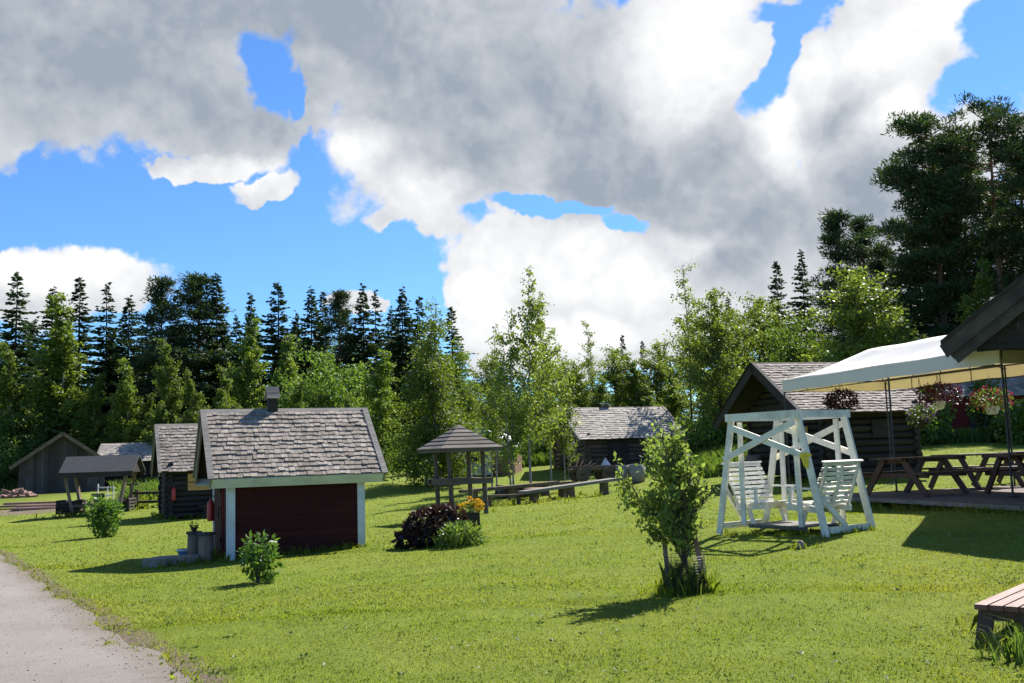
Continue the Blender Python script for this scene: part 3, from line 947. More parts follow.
# --- dark cabin on the right
TH = R(15); L, D, H, RH = 2.9, 4.2, 2.0, 3.32
x, y = frame_at(828, 478, 28.4, TH, L, D)
p = at(828, 476, 28.4)
CAB4 = thing('log_cabin', 'dark log cabin with deep gable overhang between the white swing and the party tent', 'cabin', (x, y, p.z), TH)
log_walls(CAB4, L, D, H, RH, .10, M['logd'])
roof(CAB4, L, D, H, RH, 1.0, .5, .45, .6, (M['shingle'], M['darkboard'], M['darkboard']), .15, .14, 1.1, trim_w=.2, seed=11)
s_ = MB()
for j in range(2): s_.box((-L / 2 - .12, -1.15, 1.2 + j * .15), (.03, .5, .145))
s_.build('wall_sign', M['freshwood'], CAB4)
d_ = MB()
for k in range(6): d_.box((-L / 2 - .12, -.2 + k * .15, .85), (.035, .145, 1.6))
d_.build('door', M['darkboard'], CAB4)
d_ = MB(); d_.box((.3, -D / 2 - .115, 1.3), (.6, .04, .5)); d_.build('window', M['darkboard'], CAB4)
p = w2(CAB4, -L / 2 - .5, 1.2); p.z = gz(p.x, p.y)
t = thing('water_barrel', 'grey barrel standing against the gable of the dark right cabin', 'barrel', p)
b = MB(); b.lathe([(0, 0), (.24, 0), (.28, .2), (.29, .42), (.27, .66), (.24, .8), (.21, .8), (.21, .7), (0, .7)], n=16); b.build('staves', M['stump'], t)
for pr_ in ([(.284, .16), (.292, .16), (.295, .2), (.285, .2)], [(.278, .6), (.29, .6), (.287, .64), (.275, .64)]):
    b = MB(); b.lathe(pr_, n=16); b.build('hoop', M['iron'], t)

# --- near building on the right: only its eave reaches into view
TIP = at(948, 352, 16.6)
th = R(-27)
NB = thing('open_shed', 'weathered building whose dark plank eave juts in at the right edge', 'building', (0, 0, 0), 0)
gd = Vector((math.cos(th), math.sin(th), 0)); bd = Vector((-math.sin(th), math.cos(th), 0))
EZ = TIP.z - .1; TN = math.tan(R(37)); HW = 3.3
base_p = Vector((TIP.x, TIP.y, 0)) + gd * HW + bd * 3.0
NB.location = (base_p.x, base_p.y, gz(base_p.x, base_p.y)); NB.rotation_euler = (0, 0, th)
G0 = NB.location.z
LB = 6.0
rf = MB(); bbs = []; lath = MB()
for s in (-1, 1):
    bb1 = MB(); bb2 = MB(); bbs += [bb1, bb2]
    def Q(a, yy, h):   # a = distance in from the eave, h = along vertical
        return Vector((s * (HW - a), yy, EZ - G0 + a * TN + h))
    y0, y1 = -3.0, -3.0 + LB
    for o, h0, h1, ya, yb, a0 in ((rf, .30, .37, y0 - .06, y1 + .05, -.10), (bb1, .02, .30, y0 - .03, y0 + .02, -.02), (bb2, -.20, .04, y0 + .04, y0 + .085, .14)):
        o.hexa([Q(a0, ya, h0 + a0 * 0), Q(HW, ya, h0), Q(HW, yb, h0), Q(a0, yb, h0), Q(a0 - .10 * (o is not rf), ya, h1), Q(HW, ya, h1), Q(HW, yb, h1), Q(a0 - .10 * (o is not rf), yb, h1)])
    for k in range(9):
        a = .3 + k * .38
        lath.beam(Q(a, y0 + .1, .24), Q(a, y1 - .1, .24), .12, .05)
ro = rf.build('roof', M['darkboard'], NB); lath.build('purlin', M['darkboard'], ro)
for bb1 in bbs: bb1.build('barge_board', M['eave'], ro)
gb = MB()
for k in range(44):
    xx = -(HW - .42) + (k + .5) * 2 * (HW - .42) / 44
    zt = EZ - G0 + (HW - abs(xx)) * TN + .26
    zl = EZ - G0 + .10 + random.uniform(-.01, .01)
    if zt > zl: gb.box((xx, -2.72, (zt + zl) / 2), (2 * (HW - .42) / 44 - .008, .03, zt - zl))
gb.box((0, -2.70, EZ - G0 + .16), (2 * HW - 1.0, .10, .12))
gb.build('gable_boarding', M['darkboard'], NB)
wl = MB()
for k in range(16):
    xx = -1.35 + (k + .5) * 2.7 / 16
    zt = EZ - G0 + (HW - abs(xx)) * TN - .05
    wl.box((xx, -2.2, zt / 2), (2.7 / 16 - .01, .04, zt))
for s in (-1, 1):
    for k in range(28): wl.box((s * 1.35, -2.2 + (k + .5) * 4.9 / 28, 1.9), (.04, 4.9 / 28 - .01, 3.8))
wl.build('wall', M['darkboard'], NB)

# --- red outbuilding under the trees on the right
TH = R(8); L, D, H, RH = 5.0, 3.2, 2.3, 3.5
x, y = frame_at(952, 446, 44, TH, L, D)
RB = thing('red_outbuilding', 'red board outbuilding half hidden by greenery behind the hanging baskets', 'outbuilding', (x, y, at(952, 446, 44).z), TH)
mb = MB(); nb = 36
for s in (-1, 1):
    for k in range(nb): mb.box((-L / 2 + (k + .5) * L / nb, s * D / 2, H / 2), (L / nb - .012, .03, H))
    for k in range(24):
        yy = -D / 2 + (k + .5) * D / 24
        zt = H + (RH - H) * (1 - abs(yy) / (D / 2)) - .03
        mb.box((s * L / 2, yy, zt / 2), (.03, D / 24 - .01, zt))
mb.box((0, 0, H / 2), (L - .06, D - .06, H - .02)); mb.build('wall', M['redb'], RB)
roof(RB, L, D, H, RH, .3, .3, .3, .3, (M['shingle'], M['darkboard'], M['darkboard']), .22, .3, 1, seed=13)
d_ = MB()
for k in range(6): d_.box((-1.55 + k * .15, -D / 2 - .035, .95), (.145, .03, 1.85))
d_.build('door', M['darkboard'], RB)
w_ = MB()
for s in (-1, 1): w_.box((1.0 + s * .4, -D / 2 - .04, 1.35), (.07, .04, .8)); w_.box((1.0, -D / 2 - .04, 1.35 + s * .37), (.8, .04, .07))
wf = w_.build('window', M['white'], RB); g_ = MB(); g_.box((1.0, -D / 2 - .025, 1.35), (.74, .02, .7)); g_.build('pane', M['glass'], wf)

# --- pale house far behind the gazebo
TH = R(-14)
p = at(488, 460, 47)
FH = thing('pale_house', 'small pale house with curved white sheet roof glimpsed behind the gazebo', 'house', (p.x, p.y + 1, gz(p.x, p.y + 1) - .05), TH)
FH.scale = (.72, .72, .80)
b = MB(); b.box((-.6, 0, 1.0), (2.4, 3.0, 2.0)); b.build('wall', M['bluewall'], FH)
b = MB()
pr = [(-1.5, 1.9), (-1.2, 2.25), (-.6, 2.45), (.2, 2.4), (1.0, 2.1), (1.7, 1.6)]
for (xa, za), (xb, zb) in zip(pr, pr[1:]):
    b.hexa([(xa, -1.7, za), (xb, -1.7, zb), (xb, 1.7, zb), (xa, 1.7, za), (xa, -1.7, za + .22), (xb, -1.7, zb + .22), (xb, 1.7, zb + .22), (xa, 1.7, za + .22)])
b.build('roof', M['whiteroof'], FH)
b = MB(); b.box((1.35, -.3, .55), (1.5, 2.0, 1.1)); b.build('annex_wall', M['brick'], FH)
b = MB(); b.box((-.5, -1.52, 1.15), (.7, .05, .7)); b.build('window', M['glass'], FH)

# ------------------------------------------------------------------ garden swing
A0 = at(797, 412, 16.0)
th = R(-55); ax = Vector((math.cos(th), math.sin(th), 0)); ay = Vector((-math.sin(th), math.cos(th), 0))
HA, HB = .70, .585
c = Vector((A0.x, A0.y, 0)) - ax * HA + ay * HB
zb = gz(c.x, c.y)
SW = thing('garden_swing', 'white painted wooden garden swing with two facing slatted benches', 'garden swing', (c.x, c.y, zb), th)
TZ = A0.z - zb - .03
for sx in (-1, 1):
    for sy in (-1, 1):
        lg = MB(); lg.beam((sx * HA, sy * HB, TZ - .02), (sx * (HA + .42), sy * HB, -.04), .045, .115, (1, 0, 0)); lg.build('leg', M['white'], SW)
        hg = MB(); hg.beam((sx * (HA - .12), sy * (HB - .06), TZ - .08), (sx * (HA - .10), sy * (HB - .06), .14), .04, .085, (1, 0, 0)); hg.build('hanger', M['white'], SW)
for sy in (-1, 1):
    b = MB(); b.beam((-HA - .08, sy * (HB + .05), TZ), (HA + .08, sy * (HB + .05), TZ), .05, .13); b.build('top_rail', M['white'], SW)
    b = MB()
    b.beam((-HA + .0, sy * (HB + .052), TZ - .16), (HA + .10, sy * (HB + .052), TZ - .66), .03, .1)
    b.beam((HA - .0, sy * (HB + .085), TZ - .12), (-HA - .15, sy * (HB + .085), TZ - .70), .03, .1)
    b.build('cross_brace', M['white'], SW)
for sx in (-1, 1):
    b = MB(); b.beam((sx * (HA - .0), -HB - .1, TZ + .005), (sx * (HA - .0), HB + .1, TZ + .005), .05, .12); b.build('top_rail', M['white'], SW)
    b = MB(); b.beam((sx * (HA + .36), -HB - .02, .10), (sx * (HA + .36), HB - .05, .10), .045, .10); b.build('bottom_rail', M['white'], SW)
    b = MB(); b.beam((sx * (HA + .22), -HB, .72), (sx * (HA + .36), -.02, .14), .045, .08); b.build('strut', M['white'], SW)
    # facing bench
    bn = MB()
    for sy in (-.40, .40):
        bn.beam((sx * .24, sy, .44), (sx * .86, sy, .40), .04, .09)
        bn.beam((sx * .60, sy, .40), (sx * .50, sy, .13), .04, .07, (1, 0, 0))
    bench = bn.build('bench_frame', M['white'], SW)
    s_ = MB()
    for k in range(7): s_.box((sx * (.25 + k * .075), 0, .50 - .008 * k), (.06, .92, .022))
    s_.build('seat', M['white'], bench)
    k_ = MB()
    for k in range(9):
        f = k / 8
        k_.box((sx * (.78 + .26 * f), 0, .50 + .62 * f), (.02, .98 - .02 * abs(k - 4), .055), 0, sx * .4)
    for sy in (-.40, 0, .40): k_.beam((sx * .80, sy, .40), (sx * 1.07, sy, 1.13), .05, .03, (1, 0, 0))
    k_.box((sx * 1.065, 0, 1.155), (.05, 1.0, .025), 0, sx * .4)
    k_.build('backrest', M['white'], bench)
    for sy in (-.47, .47):
        a_ = MB(); a_.box((sx * .58, sy, .74), (.56, .07, .028)); a_.beam((sx * .36, sy, .73), (sx * .36, sy, .46), .04, .05, (1, 0, 0)); a_.build('armrest', M['white'], bench)
b = MB()
for k in range(9): b.box((-.52 + k * .13, 0, .13), (.115, .92, .025))
b.beam((-.6, -.4, .10), (.6, -.4, .10), .05, .05); b.beam((-.6, .4, .10), (.6, .4, .10), .05, .05)
b.build('platform', M['greyboard'], SW)
rb = thing('ribbon', 'yellow ribbon tied to the nearest post of the white swing', 'ribbon', w2(SW, HA + .11, -HB - .03, TZ - .68))
b = MB()
b.lathe([(.055, -.02), (.06, 0), (.055, .02)], n=10); b.box((.02, -.06, -.09), (.05, .02, .18), .3, .15); b.box((-.03, -.06, -.07), (.045, .02, .15), -.2, -.25)
b.box((.05, -.06, .03), (.09, .03, .05), 0, .5); b.box((-.05, -.06, .03), (.09, .03, .05), 0, -.5); b.build('bow', M['yellow'], rb)

# ------------------------------------------------------------------ deck, party tent, picnic tables
d1 = Vector((-.259, .966, 0)); d2 = Vector((.966, .259, 0)); TR = math.atan2(d2.y, d2.x)
P2 = Vector((at(1000, 362, 18.5).x, 18.5, 0)); Pb = at(1012, 497, 18.5)
DZ = Pb.z
K0 = P2 - d2 * 1.35 - d1 * 3.4
DKo = thing('wooden_deck', 'low grey plank deck under the white party tent', 'deck', (K0.x, K0.y, DZ), TR)
mb = MB(); DL, DW = 7.2, 6.6
for k in range(int(DW / .125)): mb.box((k * .125 + .06, DL / 2, -.018), (.118, DL + random.uniform(-.02, .02), .036))
mb.build('planks', M['deck'], DKo)
b = MB(); b.box((.02, DL / 2, -.075), (.04, DL, .075)); b.box((DW / 2, .02, -.075), (DW - .1, .04, .075)); b.build('skirt_board', M['greyboard'], DKo)
for i in range(4):
    for j in range(4):
        b = MB(); b.box((.5 + i * 1.8, .4 + j * 2.1, -.33), (.2, .2, .42)); b.build('footing', M['concrete'], DKo)


def tp(u, v, z=0.0):   # tent coordinates: u along d1 from the near corner, v along d2
    q = P2 + d1 * u + d2 * v
    return Vector((q.x, q.y, z))


TL, TW = 7.8, 3.1
EZ_ = at(1000, 362, 18.5).z + .25; RZ = EZ_ + .64
mid = tp(TL / 2, TW / 2)
TENT = thing('party_tent', 'white party tent with beige inside on thin dark poles', 'tent', (mid.x, mid.y, DZ), TR)


def tl(u, v, z):      # tent-local point
    return Vector((v - TW / 2, u - TL / 2, z - DZ))


mb = MB()
n = 10
def cano(u, v):
    e = min(u, TL - u, v, TW - v) / (TW / 2)
    e = min(max(e, 0), 1)
    sag = -.07 * math.sin(math.pi * min(e * 1.0, 1))
    return EZ_ + .02 + (RZ - EZ_) * e + sag
us = [TL * i / 26 for i in range(27)]; vs_ = [TW * i / 14 for i in range(15)]
NS = 9
for side in range(4):
    vv = []
    for i in range(NS + 1):
        f = i / NS
        for j in range(17):
            c_ = j / 16; w_ = f * TW / 2
            if side == 0: u, v = w_ + c_ * (TL - 2 * w_), w_
            elif side == 1: u, v = TL - w_, w_ + c_ * (TW - 2 * w_)
            elif side == 2: u, v = TL - w_ - c_ * (TL - 2 * w_), TW - w_
            else: u, v = w_, TW - w_ - c_ * (TW - 2 * w_)
            vv.append(tl(u, v, EZ_ + .02 + (RZ - EZ_) * f - .06 * math.sin(math.pi * f) - .05 * math.sin(math.pi * c_) * math.sin(math.pi * f) + .012 * math.sin(c_ * 37 + side) * math.sin(f * 3.1) + .010 * math.sin(c_ * 15 + f * 7)))
    mb.add(vv, [(i * 17 + j, i * 17 + j + 1, (i + 1) * 17 + j + 1, (i + 1) * 17 + j) for i in range(NS) for j in range(16)], True)
rim = [(u, 0) for u in us] + [(TL, v) for v in vs_[1:]] + [(u, TW) for u in reversed(us[:-1])] + [(0, v) for v in reversed(vs_[:-1])]
top = []; bot = []
for k, (u, v) in enumerate(rim):
    ou = -.01 if u == 0 else (.01 if u == TL else 0); ovv = -.01 if v == 0 else (.01 if v == TW else 0)
    top.append(tl(u + ou, v + ovv, EZ_ + .02)); bot.append(tl(u + ou * 3 + .01 * math.sin(k * 1.9), v + ovv * 3 + .012 * math.sin(k * 1.3), EZ_ - .27 - .012 * math.sin(k * 1.05)))
nn = len(top)
mb.add(top + bot, [(k, (k + 1) % nn, nn + (k + 1) % nn, nn + k) for k in range(nn)])
cn = mb.build('canopy', M['cloth'], TENT)
so_ = cn.modifiers.new('thickness', 'SOLIDIFY'); so_.thickness = .006
for u in (.0, 3.4, TL):
    for v in (0, TW):
        q = tp(u, v)
        zb_ = DZ if u < 3.6 else gz(q.x, q.y)
        b = MB(); b.cyl(tl(u, v + (.03 if v == 0 else -.03), zb_), tl(u, v + (.03 if v == 0 else -.03), EZ_ - .02), .021, n=8); b.box(tl(u, v + (.03 if v == 0 else -.03), zb_ + .01), (.14, .14, .02)); b.build('pole', M['metal'], TENT)
fr = MB()
for v in (.03, TW - .03): fr.cyl(tl(0, v, EZ_ - .02), tl(TL, v, EZ_ - .02), .018, n=6); fr.cyl(tl(0, v, EZ_ - .30), tl(TL, v, EZ_ - .30), .012, n=6)
for u in (.0, 3.4, TL): fr.cyl(tl(u, 0, EZ_ - .02), tl(u, TW, EZ_ - .02), .018, n=6)
for u, uu in ((0, TW / 2), (TL, TL - TW / 2), (3.4, 3.4)):
    for v in (0, TW): fr.cyl(tl(u, v, EZ_ - .10), tl(uu, TW / 2, RZ - .26), .016, n=6)
for u in (.85, 1.7, 2.55, 4.5, 5.6, 6.7):
    for v in (.03, TW - .03): fr.cyl(tl(u, v, EZ_ - .30), tl(u, v, EZ_ - .02), .012, n=6)
fr.build('frame', M['metal'], TENT)


def picnic(label, px, py, Y, rz, Ln=1.8):
    q = at(px, py, Y)
    t = thing('picnic_table', label, 'picnic table', (q.x, q.y, DZ), rz, 'brown picnic tables on the deck')
    b = MB()
    for k in range(5): b.box((0, -.30 + k * .15, .735), (Ln, .138, .036))
    b.build('tabletop', M['brownstain'], t)
    for s in (-1, 1):
        b = MB()
        for k in range(2): b.box((0, s * (.62 + k * .14), .445), (Ln, .13, .036))
        b.build('seat', M['brownstain'], t)
        for e in (-1, 1):
            b = MB(); b.beam((e * (Ln / 2 - .25), s * .22, .715), (e * (Ln / 2 - .25), s * .70, 0), .045, .12, (0, 1, 0)); b.build('leg', M['brownstain'], t)
    for e in (-1, 1):
        b = MB(); b.beam((e * (Ln / 2 - .30), -.74, .40), (e * (Ln / 2 - .30), .74, .40), .045, .09); b.beam((e * (Ln / 2 - .30), -.33, .68), (e * (Ln / 2 - .30), .33, .68), .045, .07)
        b.build('crossbar', M['brownstain'], t)
    return t


picnic('brown picnic table on the deck right beside the white swing', 915, 480, 20.4, R(33))
picnic('brown picnic table in the middle of the deck, behind the front pole', 975, 470, 22.6, R(22))
picnic('brown picnic table at the right edge, beside the front tent pole', 1045, 485, 19.3, R(12), 2.0)
picnic('brown picnic table farthest back under the tent at the right edge', 1040, 460, 24.5, R(15))

# hanging baskets
def cloud_leaves(n, c, r, L, W, g, shell=.5, flat=1.0):
    d = unit(g.normal(size=(n, 3)))
    rr = (g.random(n) ** (1 / 3 * (1 - shell) + .02))[:, None]
    P = np.array(c) + d * rr * np.array(r)
    A = d + g.normal(size=(n, 3)) * .7
    A[:, 2] -= .1 * flat
    return leaves(P, A, L * (.7 + .6 * g.random(n)), W * (.7 + .6 * g.random(n)), g)


def basket(label, px, py, Y, matf, rad=.38, drop=.55, pot=True, hang=None):
    g = np.random.default_rng(int(px))
    q = at(px, py, Y)
    t = thing('hanging_basket', label, 'flower basket', q, 0, 'flower baskets hung from the tent')
    b = MB(); b.lathe([(0, -.17), (.10, -.17), (.15, -.06), (.17, .0), (.175, .02), (.15, .02), (.14, -.02), (0, -.02)], n=18)
    b.build('pot', M['whitepot'] if pot else M['darkboard'], t)
    V, F = join([cloud_leaves(420, (0, 0, .20), (rad * .9, rad * .9, .22), .07, .05, g), cloud_leaves(110, (0, 0, .02), (rad, rad, .14), .07, .05, g)])
    link('foliage', np_mesh('foliage', V, F), M['purple'] if matf == 'petunia' else M['weeds'], t)
    V, F = join([cloud_leaves(420 if matf == 'petunia' else 170, (0, 0, .24), (rad, rad, .24), .055, .05, g), cloud_leaves(90 if matf == 'petunia' else 60, (0, 0, .06), (rad * 1.02, rad * 1.02, .14), .055, .05, g)])
    link('blossoms', np_mesh('blossoms', V, F), M[matf], t)  # petal clusters of the flowers, all in one mesh
    top = (hang or EZ_ - .05) - q.z
    b = MB()
    for k in range(3):
        a = k * 2.094; b.cyl((.16 * math.cos(a), .16 * math.sin(a), .0), (0, 0, max(top, .3)), .005, n=4)
    b.build('hanger', M['metal'], t)
    return t


basket('dark purple hanging basket in front of the cabin roof, left of the tent pole', 842, 409, 24.2, 'petunia', .40, pot=False)
basket('large dark purple flower basket in a white pot under the tent', 939, 402, 24.6, 'petunia', .55)
basket('pink flower basket in a white pot beside the front tent pole', 992, 407, 23.2, 'pink', .45)
basket('small violet flower basket hanging low beside the dark cabin wall', 922, 421, 25.4, 'violet', .36, pot=False)

# ------------------------------------------------------------------ slatted bench in the right corner
q = at(973, 604, 8.0)
zb = q.z - .30
zz = gz(q.x, q.y)
th = math.atan2(1.15, 1.0)
e1 = Vector((math.cos(th), math.sin(th), 0)); e2 = Vector((math.sin(th), -math.cos(th), 0))
BL, BW = 1.7, .44
cen = Vector((q.x, q.y, 0)) + e1 * BL / 2 + e2 * BW / 2
BEN = thing('slatted_bench', 'brown slatted low bench cut by the right edge in the foreground', 'bench', (cen.x, cen.y, zz), th)
hz = q.z - zz
for k in range(4):
    b = MB(); b.box((random.uniform(-.006, .006), -BW / 2 + (k + .5) * BW / 4, hz - .02), (BL, BW / 4 - .017, .04)); b.build('slat', M['benchtop'], BEN)
for e in (-1, 1):
    for s in (-1, 1):
        b = MB(); b.beam((e * (BL / 2 - .10), s * (BW / 2 - .07), hz - .05), (e * (BL / 2 - .06), s * (BW / 2 - .03), -.05), .055, .11, (0, 1, 0)); b.build('leg', M['brownstain'], BEN)
    b = MB(); b.box((e * (BL / 2 - .10), 0, hz - .085), (.045, BW - .06, .085)); b.build('crossbar', M['brownstain'], BEN)
b = MB(); b.box((0, 0, hz - .08), (BL - .3, .04, .07)); b.build('stretcher', M['brownstain'], BEN)

# ------------------------------------------------------------------ gazebo and flower bed
TH = R(26); ES = 1.78; PS = .98
q = at(441, 449, 26.2)
cth, sth = math.cos(TH), math.sin(TH)
cx = q.x + (cth - sth) * ES / 2; cy = q.y + (sth + cth) * ES / 2
zg = gz(cx, cy)
GAZ = thing('gazebo', 'small open wooden gazebo with stepped pyramid roof and waist high shelf', 'gazebo', (cx, cy, zg), TH)
EH = q.z - zg; AH = at(457, 425, 27).z - zg
for sx in (-1, 1):
    for sy in (-1, 1):
        b = MB(); b.cyl((sx * PS / 2 + .05, sy * PS / 2, -.15), (sx * PS / 2 - .03, sy * PS / 2, EH + .06), .068, .058, 10); b.build('post', M['gazebo'], GAZ)
b = MB()
for s in (-1, 1):
    b.box((0, s * (PS / 2 + .10), .90), (PS + .42, .10, .13)); b.box((s * (PS / 2 + .10), 0, .903), (.10, PS + .10, .128))
    b.box((0, s * (PS / 2 + .04), .975), (PS + .40, .26, .025)); b.box((s * (PS / 2 + .05), 0, .972), (.24, PS - .2, .024))
b.build('shelf', M['gazebo'], GAZ)
b = MB(); NR = 6
for k in range(NR):
    h0 = ES / 2 * (1 - k / NR) + .015; h1 = ES / 2 * (1 - (k + 1) / NR) - .02
    z0 = EH + (AH - EH) * k / NR; z1 = EH + (AH - EH) * (k + 1) / NR + .005
    h1 = max(h1, .02)
    for (ax_, ay_) in ((1, 0), (0, 1), (-1, 0), (0, -1)):
        def P4(h, t, z): return Vector((ax_ * h - ay_ * t * h, ay_ * h + ax_ * t * h, z))
        b.hexa([P4(h0, -1, z0 - .005), P4(h0, 1, z0 - .005), P4(h1, 1, z1 - .005), P4(h1, -1, z1 - .005), P4(h0, -1, z0 + .020), P4(h0, 1, z0 + .020), P4(h1, 1, z1 + .012), P4(h1, -1, z1 + .012)])
ro = b.build('roof', M['gazebo'], GAZ)
b = MB()
for s in (-1, 1): b.box((0, s * (ES / 2 - .04), EH - .045), (ES - .06, .04, .09)); b.box((s * (ES / 2 - .04), 0, EH - .045), (.04, ES - .16, .088))
b.build('eave_board', M['gazebo'], ro)


def plant_np(name, V, F, mat, parent=None):
    return link(name, np_mesh(name, V, F), mat, parent)


g = np.random.default_rng(31)
q = gp(436, 538, 19.6)
t = thing('purple_bush', 'low bush of dark purple leaves in front of the gazebo', 'bush', q)
V, F = join([cloud_leaves(900, (-.05, .1, .34), (.55, .45, .36), .12, .085, g, .7), cloud_leaves(420, (-.35, 0, .12), (.42, .4, .22), .12, .085, g, .7), cloud_leaves(300, (.25, .1, .45), (.35, .3, .28), .11, .08, g, .7)])
plant_np('foliage', V, F, M['purple'], t)
b = MB()
for k in range(9):
    a = k * .7; b.tube([(0, 0, -.05), (.12 * math.cos(a), .12 * math.sin(a), .2), (.35 * math.cos(a), .3 * math.sin(a), .45)], [.012, .009, .005], 5)
b.build('stem', M['bark'], t)


def tuft(n, c, r, hmin, hmax, w, g, spread=.5, zfun=True):
    a = g.random(n) * 6.283; rr = np.sqrt(g.random(n))
    x = c[0] + np.cos(a) * rr * r[0]; y = c[1] + np.sin(a) * rr * r[1]
    z = gzv(x, y) if zfun else np.zeros(n)
    return blades(x, y, z, hmin + (hmax - hmin) * g.random(n), w, g, spread)


def blades(x, y, z, h, w, g, spread=.4):
    n = len(x)
    a = g.random(n) * 6.283
    dx, dy = np.cos(a), np.sin(a)
    ln = spread * (g.random(n) * .9 + .15) * h
    b2 = g.random(n) * 6.283
    lx, ly = np.cos(b2) * ln, np.sin(b2) * ln
    w = np.broadcast_to(w, (n,)) * .5
    z = z - .012
    p0 = np.stack([x - dx * w, y - dy * w, z], 1); p1 = np.stack([x + dx * w, y + dy * w, z], 1)
    m1 = np.stack([x + dx * w * .75 + lx * .35, y + dy * w * .75 + ly * .35, z + h * .6], 1); m0 = np.stack([x - dx * w * .75 + lx * .35, y - dy * w * .75 + ly * .35, z + h * .6], 1)
    tp_ = np.stack([x + lx, y + ly, z + h * np.sqrt(np.maximum(1 - spread * .5, .3))], 1)
    V = np.stack([p0, p1, m1, tp_, m0], 1).reshape(-1, 3)
    F = np.arange(5 * n).reshape(n, 5)
    return V, F


q = gp(461, 544, 19.0)
t = thing('leafy_plant', 'clump of fresh green leaves at the foot of the purple bush', 'plant', q)
V1, F1 = cloud_leaves(700, (0, 0, .16), (.42, .3, .24), .13, .035, g, .3)
plant_np('foliage', V1, F1, M['weeds'], t)
V1, F1 = blades(g.normal(size=160) * .2, g.normal(size=160) * .15, np.zeros(160), .15 + .25 * g.random(160), .02, g, .8)
plant_np('blades', V1, F1, M['weeds'], t)
q = gp(467, 518, 23.6)
t = thing('flower_planter', 'dark box planter of yellow flowers beside a gazebo post', 'planter', q, R(20))
b = MB()
for s in (-1, 1): b.box((0, s * .19, .15), (.50, .03, .30)); b.box((s * .235, 0, .15), (.03, .35, .298))
b.box((0, 0, .24), (.44, .35, .04)); b.build('box', M['darkboard'], t)
V, F = cloud_leaves(300, (0, 0, .40), (.32, .24, .16), .08, .045, g, .3); plant_np('foliage', V, F, M['weeds'], t)
for x_, y_, z_ in ((-.3, -.1, .46), (-.05, -.12, .52), (.10, 0, .62), (.16, -.14, .50), (.26, 0, .56), (.3, -.1, .42), (.2, -.18, .40), (-.15, -.17, .46), (.34, -.05, .50)):
    V, F = cloud_leaves(24, (x_, y_, z_), (.055, .055, .03), .07, .05, g); plant_np('flower_head', V, F, M['petal'], t)

# ------------------------------------------------------------------ log benches round the fire place
def bench_px(label, a, b, Ya, Yb, hgt, mat, wd=.36, th=.08, nleg=2, legw=.24, inset=.12, group='log benches round the fire place'):
    A = at(a[0], a[1], Ya); B = at(b[0], b[1], Yb)
    dv = B - A; Ln = math.hypot(dv.x, dv.y); c = (A + B) / 2
    zc = gz(c.x, c.y)
    t = thing('log_bench', label, 'bench', (c.x, c.y, zc), math.atan2(dv.y, dv.x), group)
    sl = dv.z / Ln
    s = MB(); h = c.z - zc
    s.beam((-Ln / 2, 0, h - th / 2 - sl * Ln / 2), (Ln / 2, 0, h - th / 2 + sl * Ln / 2), wd, th); s.build('seat', mat, t)
    for k in range(nleg):
        lx = -Ln / 2 + Ln * (inset + (1 - 2 * inset) * k / max(nleg - 1, 1))
        gl = gz(c.x + math.cos(math.atan2(dv.y, dv.x)) * lx, c.y + math.sin(math.atan2(dv.y, dv.x)) * lx) - zc
        l = MB(); l.cyl((lx, 0, gl - .1), (lx, 0, h - th + sl * lx), legw * .55, legw * .5, 10); l.build('leg', M['log'], t)
    return t


bench_px('long grey plank bench on log legs, nearest to the lawn at the fire place', (522, 491), (614, 478), 31.6, 34.2, .5, M['greyboard'], .42, .09, 3, .30)
bench_px('long dark plank bench behind the gazebo post, farther side of the fire place', (462, 490), (556, 481), 33.5, 37, .45, M['log'], .34, .10, 3)
bench_px('short thin plank bench with low legs just right of the gazebo', (484, 495), (523, 494), 31, 32, .4, M['log'], .3, .06, 2, .14)
bench_px('dark log bench behind the long grey bench, under the birches', (505, 486), (572, 481), 36, 38.5, .4, M['log'], .34, .10, 3)
t = thing('fire_box', 'square dark timber box of the fire place under the birches', 'fire pit', gp(512, 482, 37.5), R(16))
b = MB()
for j in range(3):
    for s in (-1, 1):
        b.cyl((-.55, s * .4, .07 + j * .13), (.55, s * .4, .07 + j * .13), .07, n=8); b.cyl((s * .45, -.5, .13 + j * .13), (s * .45, .5, .13 + j * .13), .07, n=8)
b.build('timbers', M['log'], t)
b = MB(); b.box((0, 0, .2), (.8, .7, .3)); b.build('ash_fill', M['darkboard'], t)
t = thing('plank_table', 'low plank table between the log benches at the fire place', 'table', gp(548, 492, 34.5), R(18))
b = MB()
for k in range(4): b.box((0, -.3 + k * .19, .36), (1.5, .18, .05))
b.build('tabletop', M['plank'], t)
for s in (-1, 1):
    b = MB(); b.cyl((s * .5, 0, -.1), (s * .5, 0, .335), .13, n=10); b.build('leg', M['log'], t)

